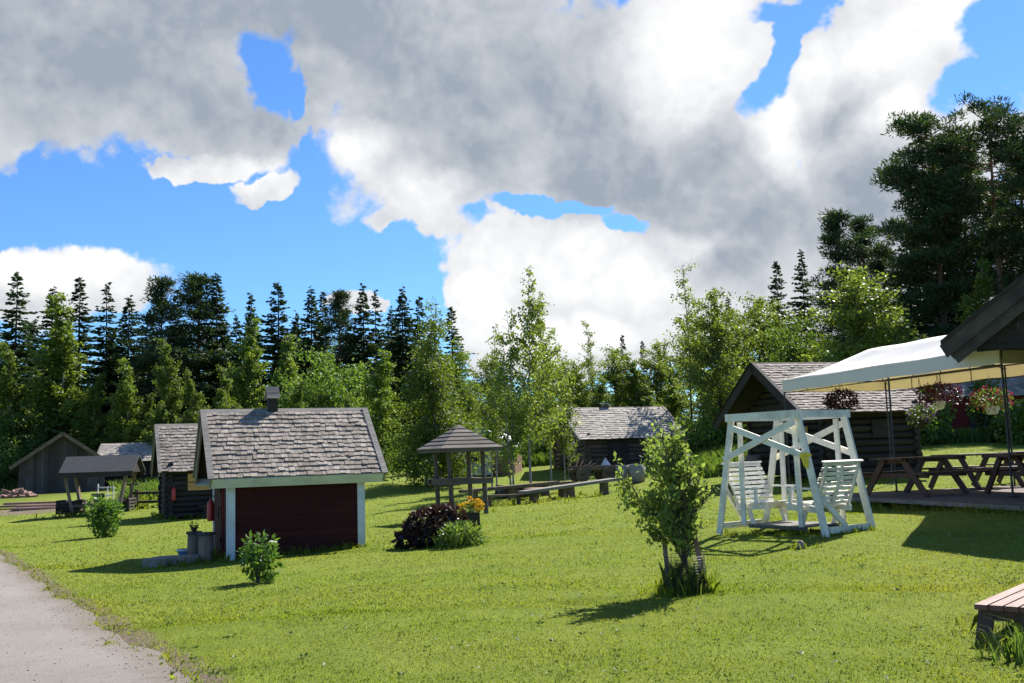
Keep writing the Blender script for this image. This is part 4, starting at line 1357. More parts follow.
# cart, tubs and table at the middle cabin
q = gp(592, 474, 41.5)
t = thing('old_cart', 'old low wooden cart with iron scraps in front of the middle cabin', 'cart', q, R(14))
b = MB(); b.box((0, 0, .48), (1.9, .8, .07)); b.box((0, -.4, .56), (1.9, .04, .14)); b.box((0, .4, .56), (1.9, .04, .14)); b.build('bed', M['log'], t)
for sx in (-.55, .55):
    for sy in (-.5, .5):
        b = MB(); b.cyl((sx, sy - .03, .27), (sx, sy + .03, .27), .29, n=18); w = b.build('wheel', M['log'], t)
        b = MB(); b.cyl((sx, sy - .07, .27), (sx, sy + .07, .27), .06, n=8); b.build('hub', M['iron'], w)
t = thing('scrap_heap', 'heap of pale metal scraps lying on the old cart', 'scrap', (q.x, q.y, q.z + .53), R(14))
b = MB(); b.add([(.35, -.25, 0), (.85, -.2, 0), (.8, .2, 0), (.38, .2, 0), (.6, 0, .42)], [(0, 1, 4), (1, 2, 4), (2, 3, 4), (3, 0, 4), (0, 3, 2, 1)]); b.build('tin_cone', M['zinc'], t)
b = MB()
for k in range(8): b.beam((-.8 + k * .11, random.uniform(-.3, .1), .02), (-.5 + k * .12, random.uniform(-.1, .3), random.uniform(.05, .4)), .03, .03)
b.build('iron_rods', M['iron'], t)
for i, (px, py, Y, r, lab) in enumerate(((624, 479, 39.6, .31, 'left grey concrete tub of the pair in front of the middle cabin'), (638, 478, 39.2, .33, 'right, bigger grey concrete tub of the pair in front of the middle cabin'))):
    t = thing('concrete_tub', lab, 'tub', gp(px, py, Y), 0, 'concrete tubs by the middle cabin')
    b = MB(); b.lathe([(0, 0), (r * .78, 0), (r, .70), (r * .88, .70), (r * .86, .60), (0, .60)], n=18); b.build('shell', M['concrete'], t)
    b = MB(); b.lathe([(0, .64), (r * .6, .65), (r * .86, .61)], n=14); b.build('soil', M['darkboard'], t)
q = gp(655, 474, 42.6)
t = thing('side_table', 'small black table at the porch post of the middle cabin', 'table', q, R(18))
b = MB(); b.box((0, 0, .74), (.85, .6, .05)); b.build('tabletop', M['metal'], t)
for sx in (-.36, .36):
    for sy in (-.24, .24):
        b = MB(); b.box((sx, sy, .36), (.05, .05, .72)); b.build('leg', M['metal'], t)
b = MB(); b.box((0, .1, .5), (.7, .35, .4)); b.build('cabinet', M['darkboard'], t)
t = thing('canister', 'white canister standing on the small black table', 'canister', (q.x + .2, q.y + .06, q.z + .767), R(18))
b = MB(); b.box((0, 0, .2), (.26, .18, .4)); b.cyl((.06, 0, .4), (.06, 0, .47), .035, n=10); b.build('body', M['whitepot'], t)
b = MB(); b.tube([(-.1, 0, .39), (-.08, 0, .46), (0, 0, .46), (.02, 0, .40)], .014); b.build('handle', M['whitepot'], t)

# ------------------------------------------------------------------ well, lumber, fence and odds on the left
TH = R(4)
q = at(100, 508, 41)
WZ = gz(q.x, q.y)
WL = thing('well_shelter', 'dark felt roofed well shelter on slanting posts', 'well shelter', (q.x, q.y, WZ), TH)
EZ2 = at(100, 473, 40.3).z - WZ; RZ2 = at(100, 457, 41).z - WZ
b = MB()
for s in (-1, 1):
    sl = math.hypot(.85, RZ2 - EZ2); an = math.atan2(RZ2 - EZ2, .85)
    b.box((.10, s * .425, (EZ2 + RZ2) / 2 + .03), (2.9, sl, .05), 0, 0, -s * an)
ro = b.build('roof', M['felt'], WL)
b = MB()
for s in (-1, 1): b.box((.05, s * .83, EZ2 - .07), (2.96, .05, .17)); b.box((.05, s * .55, EZ2 + .1), (2.6, .09, .1))
for e in (-1, 1):
    b.add([(.05 + e * 1.35, -.8, EZ2 + .0), (.05 + e * 1.35, .8, EZ2 + .0), (.05 + e * 1.35, 0, RZ2 - .03), (.05 + e * 1.39, -.8, EZ2 + .0), (.05 + e * 1.39, .8, EZ2 + .0), (.05 + e * 1.39, 0, RZ2 - .03)], [(0, 1, 2), (3, 5, 4), (0, 3, 4, 1), (1, 4, 5, 2), (2, 5, 3, 0)])
b.build('eave_board', M['darkboard'], ro)
for e in (-1, 1):
    for s in (-1, 1):
        b = MB(); b.beam((e * 1.22, s * .6, EZ2 + .02), (e * .88, s * .5, -.05), .12, .12); b.build('post', M['stump'], WL)
    b = MB()
    for j in range(4):
        cx_ = -1.15 if e < 0 else 1.0; hw = .42 if e < 0 else .3
        for s in (-1, 1):
            b.cyl((cx_ - hw, s * .42, .07 + j * .125), (cx_ + hw, s * .42, .07 + j * .125), .065, n=7); b.cyl((cx_ + s * (hw - .06), -.5, .13 + j * .125), (cx_ + s * (hw - .06), .5, .13 + j * .125), .065, n=7)
    b.build('curb', M['logd'], WL)
b = MB(); b.beam((-.9, -.5, .33), (.9, -.5, .33), .1, .1); b.beam((-.9, .5, .33), (.9, .5, .33), .1, .1); b.build('rail', M['log'], WL)
t = thing('well_bucket', 'wooden bucket on a stand under the well shelter roof', 'bucket', (q.x - .05, q.y - .1, WZ), TH)
b = MB(); b.lathe([(.06, 0), (.07, .35), (.13, .40), (.24, .62), (.26, .78), (.23, .78), (.2, .62), (0, .55)], n=14); b.build('tub', M['stump'], t)
b = MB(); b.lathe([(.245, .63), (.262, .63), (.268, .68), (.25, .68)], n=14); b.build('hoop', M['iron'], t)
q = gp(105, 491, 47)
t = thing('white_trestle', 'white frame trestle standing behind the well shelter', 'trestle', q, R(5))
for x_ in (-.35, .1, .38):
    b = MB(); b.beam((x_, 0, 0), (x_ * .95, .08, .72 if x_ > -.2 else .85), .045, .045, (1, 0, 0)); b.build('leg', M['white'], t)
b = MB(); b.beam((-.36, .07, .68), (.4, .07, .66), .045, .06); b.beam((-.34, .03, .3), (.38, .03, .3), .04, .05); b.build('rail', M['white'], t)

q = gp(36, 502, 47)
for i, (px, py, dz, ln, rz, lab) in enumerate(((40, 497, .22, 3.2, 4, 'reddish timber board, topmost and longest in the lumber pile'), (30, 501, .12, 2.9, 2, 'reddish timber board at the left in the lumber pile'), (46, 500, .11, 2.7, -5, 'reddish timber board in the middle of the lumber pile'),
                                          (44, 505, .04, 2.6, 8, 'reddish timber board lying lowest in front of the lumber pile'), (38, 503, .04, 2.4, -3, 'short reddish timber board between others in the lumber pile'))):
    p = gp(px, py, 47 + i * -.4)
    t = thing('timber_board', lab, 'board', (p.x, p.y, p.z + dz), R(rz), 'boards in the lumber pile')
    b = MB(); b.box((0, 0, 0), (ln, .26, .10)); b.build('board', M['plank'], t)
    b = MB(); b.box((ln / 2 + .008, 0, 0), (.012, .24, .09)); b.build('sawn_end', M['redb'], t)
g = np.random.default_rng(5)
p = gp(14, 490, 58)
t = thing('firewood_heap', 'heap of split reddish firewood beside the barn', 'firewood', p)
b = MB()
for k in range(70):
    a = random.uniform(0, 6.28); r0 = random.random() ** .6 * 1.3
    x_, y_ = math.cos(a) * r0, math.sin(a) * r0 * .7
    z_ = max(0, .55 * (1 - r0 / 1.4)) * random.random() + .05
    b.box((x_, y_, z_), (.4, .12, .11), random.uniform(0, 3), random.uniform(-.4, .4), random.uniform(0, 1))
b.build('split_logs', M['plank'], t)
q = gp(145, 500, 42)
t = thing('rail_fence', 'dark rail fence between the well shelter and the log cabin', 'fence', (q.x, q.y, q.z), R(6))
for x_ in (-.55, -.32, .75, 1.6):
    b = MB(); b.cyl((x_, 0, -.1), (x_, 0, .95 if x_ < -.4 else .75), .085, .075, 8); b.build('post', M['log'], t)
b = MB(); b.cyl((-.55, -.1, .62), (1.9, -.1, .60), .055, n=7); b.cyl((-.55, -.1, .25), (1.9, -.1, .23), .055, n=7); b.box((-.5, 0, .98), (.5, .3, .06)); b.build('rail', M['logd'], t)

# stumps, basin and stone step by the shed door
for px, py, Y, r, h, lab in ((206, 564, 19.8, .15, .50, 'thicker grey stump stool with a slate top beside the shed door'), (194, 559, 20.3, .13, .50, 'thinner grey stump stool behind the other one at the shed door')):
    q = gp(px, py, Y)
    t = thing('stump_stool', lab, 'stump', q, 0, 'stump stools by the shed door')
    b = MB(); b.lathe([(0, -.05), (r * 1.05, -.05), (r, .12), (r * .96, h), (0, h)], n=16); b.build('stump', M['stump'], t)
    b = MB(); b.lathe([(0, h + .003), (r * 1.2, h + .003), (r * 1.2, h + .05), (0, h + .055)], n=16); b.build('top', M['felt'], t)
q = gp(200, 553, 20.3)
t = thing('potted_plant', 'tiny potted plant on the stump by the shed door', 'plant', (gp(194, 558, 20.4).x, gp(194, 558, 20.4).y, gp(194, 558, 20.4).z + .556))
b = MB(); b.lathe([(0, 0), (.05, 0), (.065, .07), (.055, .07), (0, .06)], n=12); b.build('pot', M['iron'], t)
V, F = cloud_leaves(60, (0, 0, .11), (.08, .08, .05), .05, .03, g); plant_np('foliage', V, F, M['weeds'], t)
q = gp(186, 556, 20.6)
t = thing('wash_basin', 'pale blue wash basin on the ground beside the stump stools', 'basin', q, R(20))
b = MB(); b.lathe([(0, .02), (.12, .02), (.17, .15), (.18, .16), (.17, .165), (.16, .14), (.11, .05), (0, .05)], n=18); b.build('bowl', M['bluebin'], t)
b = MB(); b.lathe([(.17, .16), (.195, .16), (.195, .185), (.17, .185)], n=18); b.build('rim', M['whitepot'], t)
for px, py, Y, sx, sy, rz, lab in ((175, 569, 19.6, .95, .5, 22, 'larger flat granite step slab before the shed door'), (156, 572, 19.3, .5, .42, 10, 'smaller flat granite slab at the left end of the step')):
    q = gp(px, py, Y)
    b = MB()
    n_ = 9; rr = [random.uniform(.85, 1.1) for _ in range(n_)]
    top = [Vector((sx / 2 * rr[k] * math.cos(k * 6.283 / n_), sy / 2 * rr[k] * math.sin(k * 6.283 / n_), .15)) for k in range(n_)]
    bot = [Vector((v.x * 1.06, v.y * 1.06, -.08)) for v in top]
    b.add(top + bot, [tuple(range(n_))] + [(k, n_ + k, n_ + (k + 1) % n_, (k + 1) % n_) for k in range(n_)])
    o = b.build('stone_slab', M['stone']); o.location = q; o.rotation_euler = (0, 0, R(rz)); tag(o, lab, 'stone', 'granite slabs at the shed')
q = gp(801, 552, 14.8)
o = MB(); o.lathe([(0, -.04), (.06, -.04), (.065, .04), (.05, .09), (.025, .12), (0, .125)], n=11); o = o.build('small_stone', M['stone']); o.location = q; o.scale = (1, .8, 1)
tag(o, 'small grey stone in the grass before the white swing', 'stone')

# ------------------------------------------------------------------ trees: one mesh per form, copied
def trunk_mb(H, r, g, lean=.02, n=9, taper=.12, wob=.01):
    b = MB(); pts = []; rad = []
    ph = g.random() * 6
    for k in range(n + 1):
        t = k / n
        pts.append((lean * H * t * t + wob * H * math.sin(t * 5 + ph) * t, wob * H * math.cos(t * 4 + ph) * t, H * t - .15 * (k == 0)))
        rad.append(r * (1.25 if k == 0 else 1) * (1 - t * (1 - taper)))
    b.tube(pts, rad, 8)
    return b, pts


def tpos(pts, H, z):
    t = max(0, min(z / H, .999)) * (len(pts) - 1); k = int(t); f = t - k
    a, b = np.array(pts[k]), np.array(pts[k + 1])
    return a * (1 - f) + b * f


def tree(name, label, trunk, crown, tmat, cmat):
    t = thing(name, label, 'tree')
    tr = trunk.build('trunk', tmat, t)
    link('crown', np_mesh('crown', *crown), cmat, t)
    return t


def spruce_form(seed, H=16, Rm=2.3, low=.06, dens=1.0, gap=.18):
    g = np.random.default_rng(seed)
    b, pts = trunk_mb(H, .011 * H, g, .0, 8, .06, .002)
    P = []; A = []; Ls = []; Ws = []
    z = H * low; ph1, ph2 = g.random() * 6.28, g.random() * 6.28
    while z < H * .985:
        t = z / H
        nb = g.integers(5, 8)
        a0 = g.random() * 6.28
        prof = Rm * (1 - t) ** .82 * (0.62 + .38 * min(1, (t - low) / .12 + .3))
        for k in range(nb):
            if g.random() < gap: continue
            a = a0 + k * 6.283 / nb + g.normal() * .25
            L = max(.16, prof * (.50 + .62 * g.random()) * (1.25 if g.random() < .06 else 1.0) * (1 + .22 * math.sin(a * 1.0 + ph1) * math.sin(z * .55 + ph2)))
            zj = g.normal() * H * .017
            d = np.array([math.cos(a), math.sin(a), 0]); sd = np.array([-d[1], d[0], 0])
            dro = .15 + .35 * (1 - t)
            n = max(2, int(L / .20 * dens))
            for j in range(n):
                s = (j + g.random()) / n
                p = np.array([0, 0, z + zj]) + d * L * s + np.array([0, 0, -L * dro * s + L * .22 * s * s])
                for q in range(3):
                    side = (q - 1) * (.75 - .2 * s) + g.normal() * .25
                    dr = d + sd * side + np.array([0, 0, -.28 - .25 * g.random() + .35 * s])
                    P.append(p + g.normal(size=3) * .03); A.append(dr); Ls.append((.30 + .28 * g.random()) * (1.0 - .35 * s) * (.55 + .45 * min(1, L / 1.0))); Ws.append(.13 + .08 * g.random())
        z += H * (.010 + .007 * g.random())
    for j in range(40):
        P.append(np.array([0, 0, H * (.95 + .05 * g.random())])); A.append(np.append(g.normal(size=2) * .5, .8)); Ls.append(.28); Ws.append(.07)
    return b, leaves(np.array(P), np.array(A), np.array(Ls), np.array(Ws), g)


def pine_form(seed, H=17, Rm=3.0, base=.45, nb=46, puff=34, lean=.01, top_round=1.0, tuft=.26):
    g = np.random.default_rng(seed)
    b, pts = trunk_mb(H, .0125 * H, g, lean, 12, .12, .006)
    P = []; A = []; Ls = []
    for i in range(nb):
        t = base + (1 - base) * ((i + g.random()) / nb) ** .9
        z = H * t
        f = (t - base) / (1 - base)
        prof = Rm * (math.sqrt(max(0, 1 - (f * 1.02 - .30) ** 2 / .60)) if top_round else (1 - f) ** .7)
        L = max(.5, prof * (.55 + .6 * g.random()))
        a = g.random() * 6.283
        up = -.10 + .55 * f + g.normal() * .12
        o = tpos(pts, H, z)
        d = np.array([math.cos(a), math.sin(a), up]); sd = np.array([-d[1], d[0], 0])
        bp = [o, o + d * L * .5 + [0, 0, -.05 * L], o + d * L + [0, 0, .10 * L]]
        b.tube(bp, [.025 + .008 * L, .016 + .004 * L, .008], 5)
        m_ = max(3, int(L / .36))
        for j in range(m_):
            s = .30 + .70 * (j + g.random()) / m_
            c = o + d * L * s + sd * g.normal() * .32 * L * .45 + np.array([0, 0, g.normal() * .12 + .06])
            n = int(puff * (.7 + .5 * g.random()))
            rr = .30 + .22 * g.random()
            q = unit(g.normal(size=(n, 3))) * (g.random(n) ** .5)[:, None] * np.array([rr, rr, rr * .55])
            P.append(c + q); A.append(q / rr + np.array([0, 0, .45]) + g.normal(size=(n, 3)) * .45); Ls.append(tuft * (.7 + .6 * g.random(n)))
    P = np.concatenate(P); A = np.concatenate(A); Ls = np.concatenate(Ls)
    return b, leaves(P, A, Ls, .045 + Ls * .06, g)


def birch_form(seed, H=9, Rm=1.5, base=.15, nb=42, n_leaf=7000, leaf=.12, up=.9, droop=.0, shape=1.0, stems=1, spread=.22, r=None):
    """shape 1 = pointed narrow crown, 2 = rounded crown"""
    g = np.random.default_rng(seed)
    b = MB(); segs = []
    for s_ in range(stems):
        hh = H * (1 - .16 * s_)
        bb, pts = trunk_mb(hh, (r or .0085 * H), g, .03 + .05 * s_ * (1 if s_ % 2 else -1), 9, .10, .014)
        off = np.array([.28 * s_ * math.cos(s_ * 2.3), .28 * s_ * math.sin(s_ * 2.3), 0]) if s_ else np.zeros(3)
        bb.v = [tuple(np.array(v) + off) for v in bb.v]
        b.add(bb.v, bb.f, True)
        for i in range(nb // stems):
            t = base + (1 - base) * (i + g.random()) / (nb // stems)
            f = (t - base) / (1 - base)
            prof = Rm * ((1 - f) ** .75 * min(1, f * 3.2 + .45) if shape == 1 else math.sqrt(max(0.02, 1 - ((f - .42) / .60) ** 2)))
            L = max(.18, prof * (.55 + .6 * g.random()))
            a = g.random() * 6.283
            o = tpos(pts, hh, hh * t) + off
            d = np.array([math.cos(a), math.sin(a), up * (.6 + .6 * g.random())]); d /= math.hypot(d[0], d[1])
            e = o + d * L
            if droop: e = e + np.array([0, 0, -droop * L * .8])
            mid_ = (o + e) / 2 + np.array([0, 0, .12 * L + .15 * droop * L])
            b.tube([o, mid_, e], [.010 + .006 * L, .007 + .003 * L, .003], 4)
            segs.append((o, mid_, e, L))
    tot = sum(s[3] for s in segs)
    P = []; A = []
    for o, m_, e, L in segs:
        n = int(n_leaf * L / tot * (.5 + g.random()))
        s = (g.random(n) ** .75)[:, None]
        c = (1 - s) ** 2 * o + 2 * s * (1 - s) * m_ + s ** 2 * e
        k = max(1, int(L * 5))
        lobes = g.normal(size=(k, 3)) * np.array([spread, spread, spread * .9])
        q = c + lobes[g.integers(0, k, n)] * (.5 + .5 * s) + g.normal(size=(n, 3)) * spread * .42
        q[:, 2] -= np.abs(g.normal(size=n)) * (.05 + .30 * droop)
        P.append(q); A.append(g.normal(size=(n, 3)) + np.array([0, 0, -.7]))
    P = np.concatenate(P); A = np.concatenate(A)
    P[:, 2] = np.maximum(P[:, 2], .12)
    l = leaf * (.7 + .6 * g.random(len(P)))
    return b, leaves(P, A, l, l * .72, g)


def shrub_form(seed, r, h, n, L, W, g=None, stems=6, lobes=9):
    g = np.random.default_rng(seed)
    b = MB()
    for k in range(stems):
        a = k * 6.283 / stems + g.random(); rr = r * (.3 + .5 * g.random())
        b.tube([(0, 0, -.05), (rr * .4 * math.cos(a), rr * .4 * math.sin(a), h * .4), (rr * math.cos(a), rr * math.sin(a), h * .85)], [.02 * h, .014 * h, .005 * h], 5)
    vf = []
    for k in range(lobes):
        a = g.random() * 6.283; rr = r * .62 * math.sqrt(g.random()); z = h * (.22 + .62 * g.random())
        s = .34 + .28 * g.random()
        vf.append(cloud_leaves(int(n / lobes), (rr * math.cos(a), rr * math.sin(a), z), (r * s * 1.15, r * s * 1.15, h * s * .62), L, W, g, .55))
    V, F = join(vf)
    V[:, 2] = np.maximum(V[:, 2], .0)
    return b, (V, F)


used = {}


def plant(form, px, top, Y, label, group=None, rz=None, wx=1.0, base=None, name=None):
    """stand a copy of a tree form under a bearing so that its tip reaches the given row"""
    src, H0 = FORM[form]
    p = at(px, top, Y)
    z = gz(p.x, p.y)
    k = (p.z - z) / H0
    rz = random.uniform(0, 6.28) if rz is None else rz
    if not used.get(form):
        used[form] = True; o = src
        o.location = (p.x, p.y, z); o.rotation_euler = (0, 0, rz); o.scale = (k * wx, k * wx, k)
    else:
        o = dup(src, (p.x, p.y, z), rz, (k * wx, k * wx, k))
    o['label'] = label
    if group: o['group'] = group
    return o


FORM = {}
def reg(key, name, form, H, tm, cm): FORM[key] = (tree(name, name, form[0], form[1], M[tm], M[cm]), H)


reg('sA', 'spruce_tree', spruce_form(1, 16, 3.2, .05, 1.25, .10), 16, 'bark', 'spruce')
reg('sB', 'spruce_tree', spruce_form(2, 16, 2.6, .08, 1.25, .16), 16, 'bark', 'spruce')
reg('sC', 'spruce_tree', spruce_form(3, 16, 3.7, .05, 1.2, .08), 16, 'bark', 'spruce')
reg('sD', 'spruce_tree', spruce_form(21, 16, 2.9, .12, 1.1, .30), 16, 'bark', 'spruce')
reg('sE', 'spruce_tree', spruce_form(22, 16, 3.4, .04, 1.3, .05), 16, 'bark', 'spruce')
reg('pA', 'pine_tree', pine_form(4, 17, 3.2, .46, 44, 70, .008), 17, 'pinebark', 'pine')
reg('pB', 'pine_tree', pine_form(5, 16, 3.0, .14, 115, 84, -.01), 16, 'pinebark', 'pine')
reg('pC', 'pine_tree', pine_form(6, 13, 3.3, .14, 84, 56, .0, 0), 13, 'pinebark', 'pine')
reg('bA', 'birch_tree', birch_form(7, 9, 1.55, .06, 60, 14000, .135, 1.0), 9, 'birchbark', 'birch')
reg('bB', 'birch_tree', birch_form(8, 9, 2.0, .05, 64, 15000, .145, .7, .25), 9, 'birchbark', 'birch')
reg('bC', 'birch_tree', birch_form(9, 8, 2.1, .08, 110, 26000, .105, .55, .75, 1, 3, .26), 8, 'birchbark', 'birch')
reg('bD', 'birch_tree', birch_form(10, 8.4, 1.55, .20, 44, 4200, .115, 1.1, .1, 1, 1, .20, .045), 8.4, 'birchbark', 'birch2')
reg('bE', 'birch_tree', birch_form(11, 8.0, 1.4, .16, 38, 3400, .115, 1.0, .2, 1, 2, .20, .04), 8, 'birchbark', 'birch2')
reg('bF', 'birch_tree', birch_form(12, 10.4, 1.45, .28, 36, 2300, .12, 1.2, .1, 1, 1, .2, .055), 10.4, 'bark', 'birch2')
reg('bG', 'birch_tree', birch_form(13, 9, 2.0, .05, 70, 13000, .15, .8, .15, 2, 2), 9, 'bark', 'birch2')
reg('wA', 'willow_tree', birch_form(14, 6, 2.6, .03, 80, 16000, .15, .8, .2, 2, 4, .30), 6, 'bark', 'willow')

GS = 'spruces in the left treeline'
S = [(17, 273, 84, 'sA', 1.0), (80, 279, 92, 'sB', 1.1), (53, 290, 90, 'sE', 1.0), (107, 286, 84, 'sD', 1.0), (129, 299, 86, 'sE', 1.1),
     (178, 291, 87, 'sB', 1.1), (217, 277, 84, 'sE', .95), (251, 296, 86, 'sD', .9), (278, 283, 82, 'sA', 1.1), (311, 290, 84, 'sE', .95),
     (323, 293, 88, 'sB', .9), (363, 287, 84, 'sE', .85), (375, 293, 88, 'sD', .9), (402, 290, 84, 'sE', 1.0), (419, 298, 88, 'sB', 1.0), (451, 308, 86, 'sB', 1.1),
     (35, 320, 96, 'sC', 1.0), (150, 310, 95, 'sC', 1.0), (237, 318, 96, 'sC', 1.0), (296, 314, 95, 'sC', 1.0), (345, 312, 95, 'sC', 1.0), (390, 310, 96, 'sC', .9)]
lab = ['tallest dark spruce at the far left edge, reaching into the low cloud', 'slim spruce with its tip against the low cloud, third from the left edge', 'slim dark spruce just right of the tallest far left one', 'dark spruce right of the light tall birch, above the barn', 'dark spruce over the gap between the barn and the log cabin',
       'slim spruce left of the broad dark pine, above the log cabin', 'pointed dark spruce right behind the broad dark pine', 'slim lone spruce tip left of the chimney of the red shed', 'tall free standing spruce directly above the chimney of the red shed', 'dark spruce above the right half of the red shed roof',
       'slim spruce close behind the dark one over the red shed roof', 'twin spruce, left and darker, above the right end of the red shed roof', 'twin spruce, right and slimmer, above the right end of the red shed roof', 'dark spruce just left of the big weeping birch', 'slim spruce showing behind the top of the big weeping birch', 'last small spruce tip of the left treeline, right of the weeping birch',
       'broad dim spruce deep in the forest behind the far left birch', 'broad dim spruce deep in the forest behind the barn', 'broad dim spruce in the forest behind the log cabin', 'broad dim spruce in the forest right of the chimney', 'broad dim spruce in the forest behind the middle of the treeline', 'broad dim spruce in the forest left of the weeping birch']
for (px, top, Y, f, w), l in zip(S, lab): plant(f, px, top, Y, l, GS, wx=w * 1.28)
plant('pC', 161, 283, 82, 'dark blue green pine with open top left of the broad pine in the left treeline', 'pines of the left treeline', wx=1.15)
plant('pC', 199, 280, 84, 'broad dense pine, the widest dark tree of the left treeline', 'pines of the left treeline', wx=1.5, rz=1.0)
plant('pC', 338, 296, 84, 'pine with light green crown between the spruce pairs over the red shed', 'pines of the left treeline', wx=1.1)

GB = 'birches before the left treeline'
B_ = [(63, 301, 79, 'bA', 1.5, 'tall light green birch standing out before the dark spruces at the left'), (12, 346, 78, 'bA', 1.2, 'birch at the far left edge behind the barn'),
      (46, 388, 78, 'bB', 1.1, 'low birch between the far left birch and the tall light one'), (95, 376, 78, 'bB', 1.2, 'round low birch right above the barn ridge'),
      (128, 362, 76, 'bA', 1.3, 'birch above the low pale roofed shed'), (170, 340, 71, 'bA', 1.0, 'slim pointed birch above the ridge of the log cabin'),
      (150, 395, 76, 'bB', 1.2, 'low bushy birch left of the log cabin roof'), (193, 372, 69, 'bB', 1.0, 'round birch above the left end of the red shed roof'), (223, 368, 68, 'bB', 1.0, 'birch left of the chimney behind the red shed'),
      (246, 320, 76, 'bA', 1.0, 'slender tall birch before the lone spruce left of the chimney'), (286, 335, 72, 'bA', 1.2, 'pointed birch right of the chimney of the red shed'),
      (378, 352, 60, 'bB', 1.35, 'drooping light birch right of the red shed roof'), (350, 400, 58, 'bB', 1.2, 'low light birch behind the right end of the red shed roof'),
      (72, 412, 80, 'bB', 1.5, 'low bushy birch right behind the barn roof'), (300, 385, 62, 'bB', 1.2, 'low birch behind the middle of the red shed roof')]
for px, top, Y, f, w, l in B_: plant(f, px, top, Y, l, GB, wx=w)
plant('wA', 330, 356, 66, 'broad round willow behind the red shed roof', 'willows', wx=1.0)
plant('wA', 4, 412, 76, 'low willow at the left edge behind the firewood', 'willows', wx=1.0)
plant('bC', 430, 298, 44, 'big weeping birch with foliage hanging to the lawn behind the gazebo', 'big birches', wx=1.15, rz=.6)
plant('bC', 459, 336, 54, 'smaller weeping birch right behind the gazebo roof', 'big birches', wx=1.05, rz=2.6)

GC = 'slender birches by the middle cabin'
for px, top, Y, f, w, rz, l in ((524, 277, 38.5, 'bD', 1.1, 1.0, 'tallest slender birch in front of the middle cabin'), (508, 305, 37.5, 'bE', 1.05, 2.0, 'slender twin stemmed birch, leftmost by the fire place'),
                                (545, 300, 41, 'bD', 1.0, 3.6, 'slender birch right of the tallest one, next to the cabin gable'), (492, 322, 41, 'bE', 1.0, .2, 'small slender birch between the gazebo and the fire place'), (560, 340, 43, 'bE', 1.0, 4.4, 'short slender birch overhanging the gable of the middle cabin'),
                                (683, 262, 50, 'bF', 1.2, 1.2, 'tall thin airy birch right of the middle cabin'), (590, 320, 62, 'bF', 1.1, 3.0, 'thin grey birch rising behind the middle cabin roof')):
    plant(f, px, top, Y, l, GC if px < 570 else 'airy birches behind the middle cabin', rz=rz, wx=w)

GR = 'light birches of the background thicket'
T_ = [(716, 294, 47, 'bG', 1.05, 'full light birch left of the dark right cabin'), (738, 312, 52, 'bG', 1.05, 'light birch directly behind the ridge of the dark right cabin'), (700, 325, 56, 'bG', 1.2, 'light birch behind the tall airy one'),
      (612, 350, 66, 'bG', 1.3, 'light birch above the chimney of the middle cabin'), (636, 358, 64, 'bA', 1.3, 'birch over the right half of the middle cabin roof'), (660, 345, 66, 'bG', 1.3, 'light birch at the right end of the middle cabin roof'),
      (575, 362, 64, 'bG', 1.4, 'low light birch behind the left end of the middle cabin roof'), (598, 380, 58, 'bB', 1.5, 'low bushy birch right behind the middle cabin ridge'), (648, 385, 56, 'bB', 1.5, 'low bushy birch right behind the porch post of the middle cabin'), (485, 362, 62, 'bG', 1.2, 'light birch seen above the gazebo roof tip'),
      (540, 362, 66, 'bG', 1.4, 'light birch far behind the slender ones'), (510, 385, 68, 'bB', 1.2, 'bushy birch above the small pale house'), (672, 372, 58, 'bB', 1.5, 'low bushy birch at the foot of the tall airy one'), (755, 300, 62, 'bG', 1.2, 'light birch left of the small spruces on the right'), (765, 300, 66, 'bF', 1.3, 'thin pale birch beside the small spruces on the right'),
      (850, 272, 46, 'bG', 1.4, 'bright green birch above the white tent roof'), (790, 322, 52, 'wA', .9, 'bright green bushy birch behind the right cabin ridge'), (975, 262, 50, 'bB', .9, 'light green birch between the big pines at the right')]
for px, top, Y, f, w, l in T_: plant(f, px, top, Y, l, GR, wx=w)
GP = 'dark conifers on the right'
for px, top, Y, f, w, rz, l in ((776, 262, 80, 'sA', 1.0, 1, 'small dark spruce left of the dark pine group'), (801, 253, 76, 'sE', .9, 2, 'dark spruce just left of the twin topped pine'), (836, 217, 68, 'pC', 1.1, 0.4, 'pine with loose open top above the bright green birch'), (862, 224, 70, 'pC', 1.05, 2.4, 'pine close right of the loose topped one'), 
                                (622, 336, 100, 'sB', 1.0, 1, 'far small spruce tip above the middle cabin chimney'), (642, 342, 100, 'sB', 1.0, 3, 'far small spruce tip right of the middle cabin chimney'), (664, 345, 96, 'sC', .9, 2, 'far broad spruce left of the tall airy birch'), (728, 300, 90, 'sE', 1.0, 2, 'far dark spruce behind the full light birch'), (884, 250, 62, 'pC', 1.2, 1.5, 'dim pine filling the gap left of the great dark pine'),
                                (929, 124, 56, 'pB', 1.12, 1.1, 'great dark bushy pine, left of the tallest pine'), (905, 225, 60, 'sC', 1.2, 5.0, 'dark spruce before the foot of the great bushy pine'), (987, 110, 53, 'pA', 1.05, 2.2, 'tallest pine with bare orange trunk'), (1044, 122, 50, 'pB', 1.15, 4.0, 'dark pine cut by the right picture edge'), (952, 150, 61, 'pB', 1.0, 5.2, 'dark bushy pine between the great one and the tallest pine'), (1018, 150, 60, 'pB', 1.0, 0.3, 'dark pine close behind the tallest one at the right'), (1006, 262, 62, 'sE', 1.5, 4.0, 'dark spruce behind the bare trunk of the tallest pine'), (948, 215, 62, 'sE', 1.3, 3.0, 'dark spruce between the great bushy pine and the tallest pine')):
    plant(f, px, top, Y, l, GP, rz=rz, wx=w)


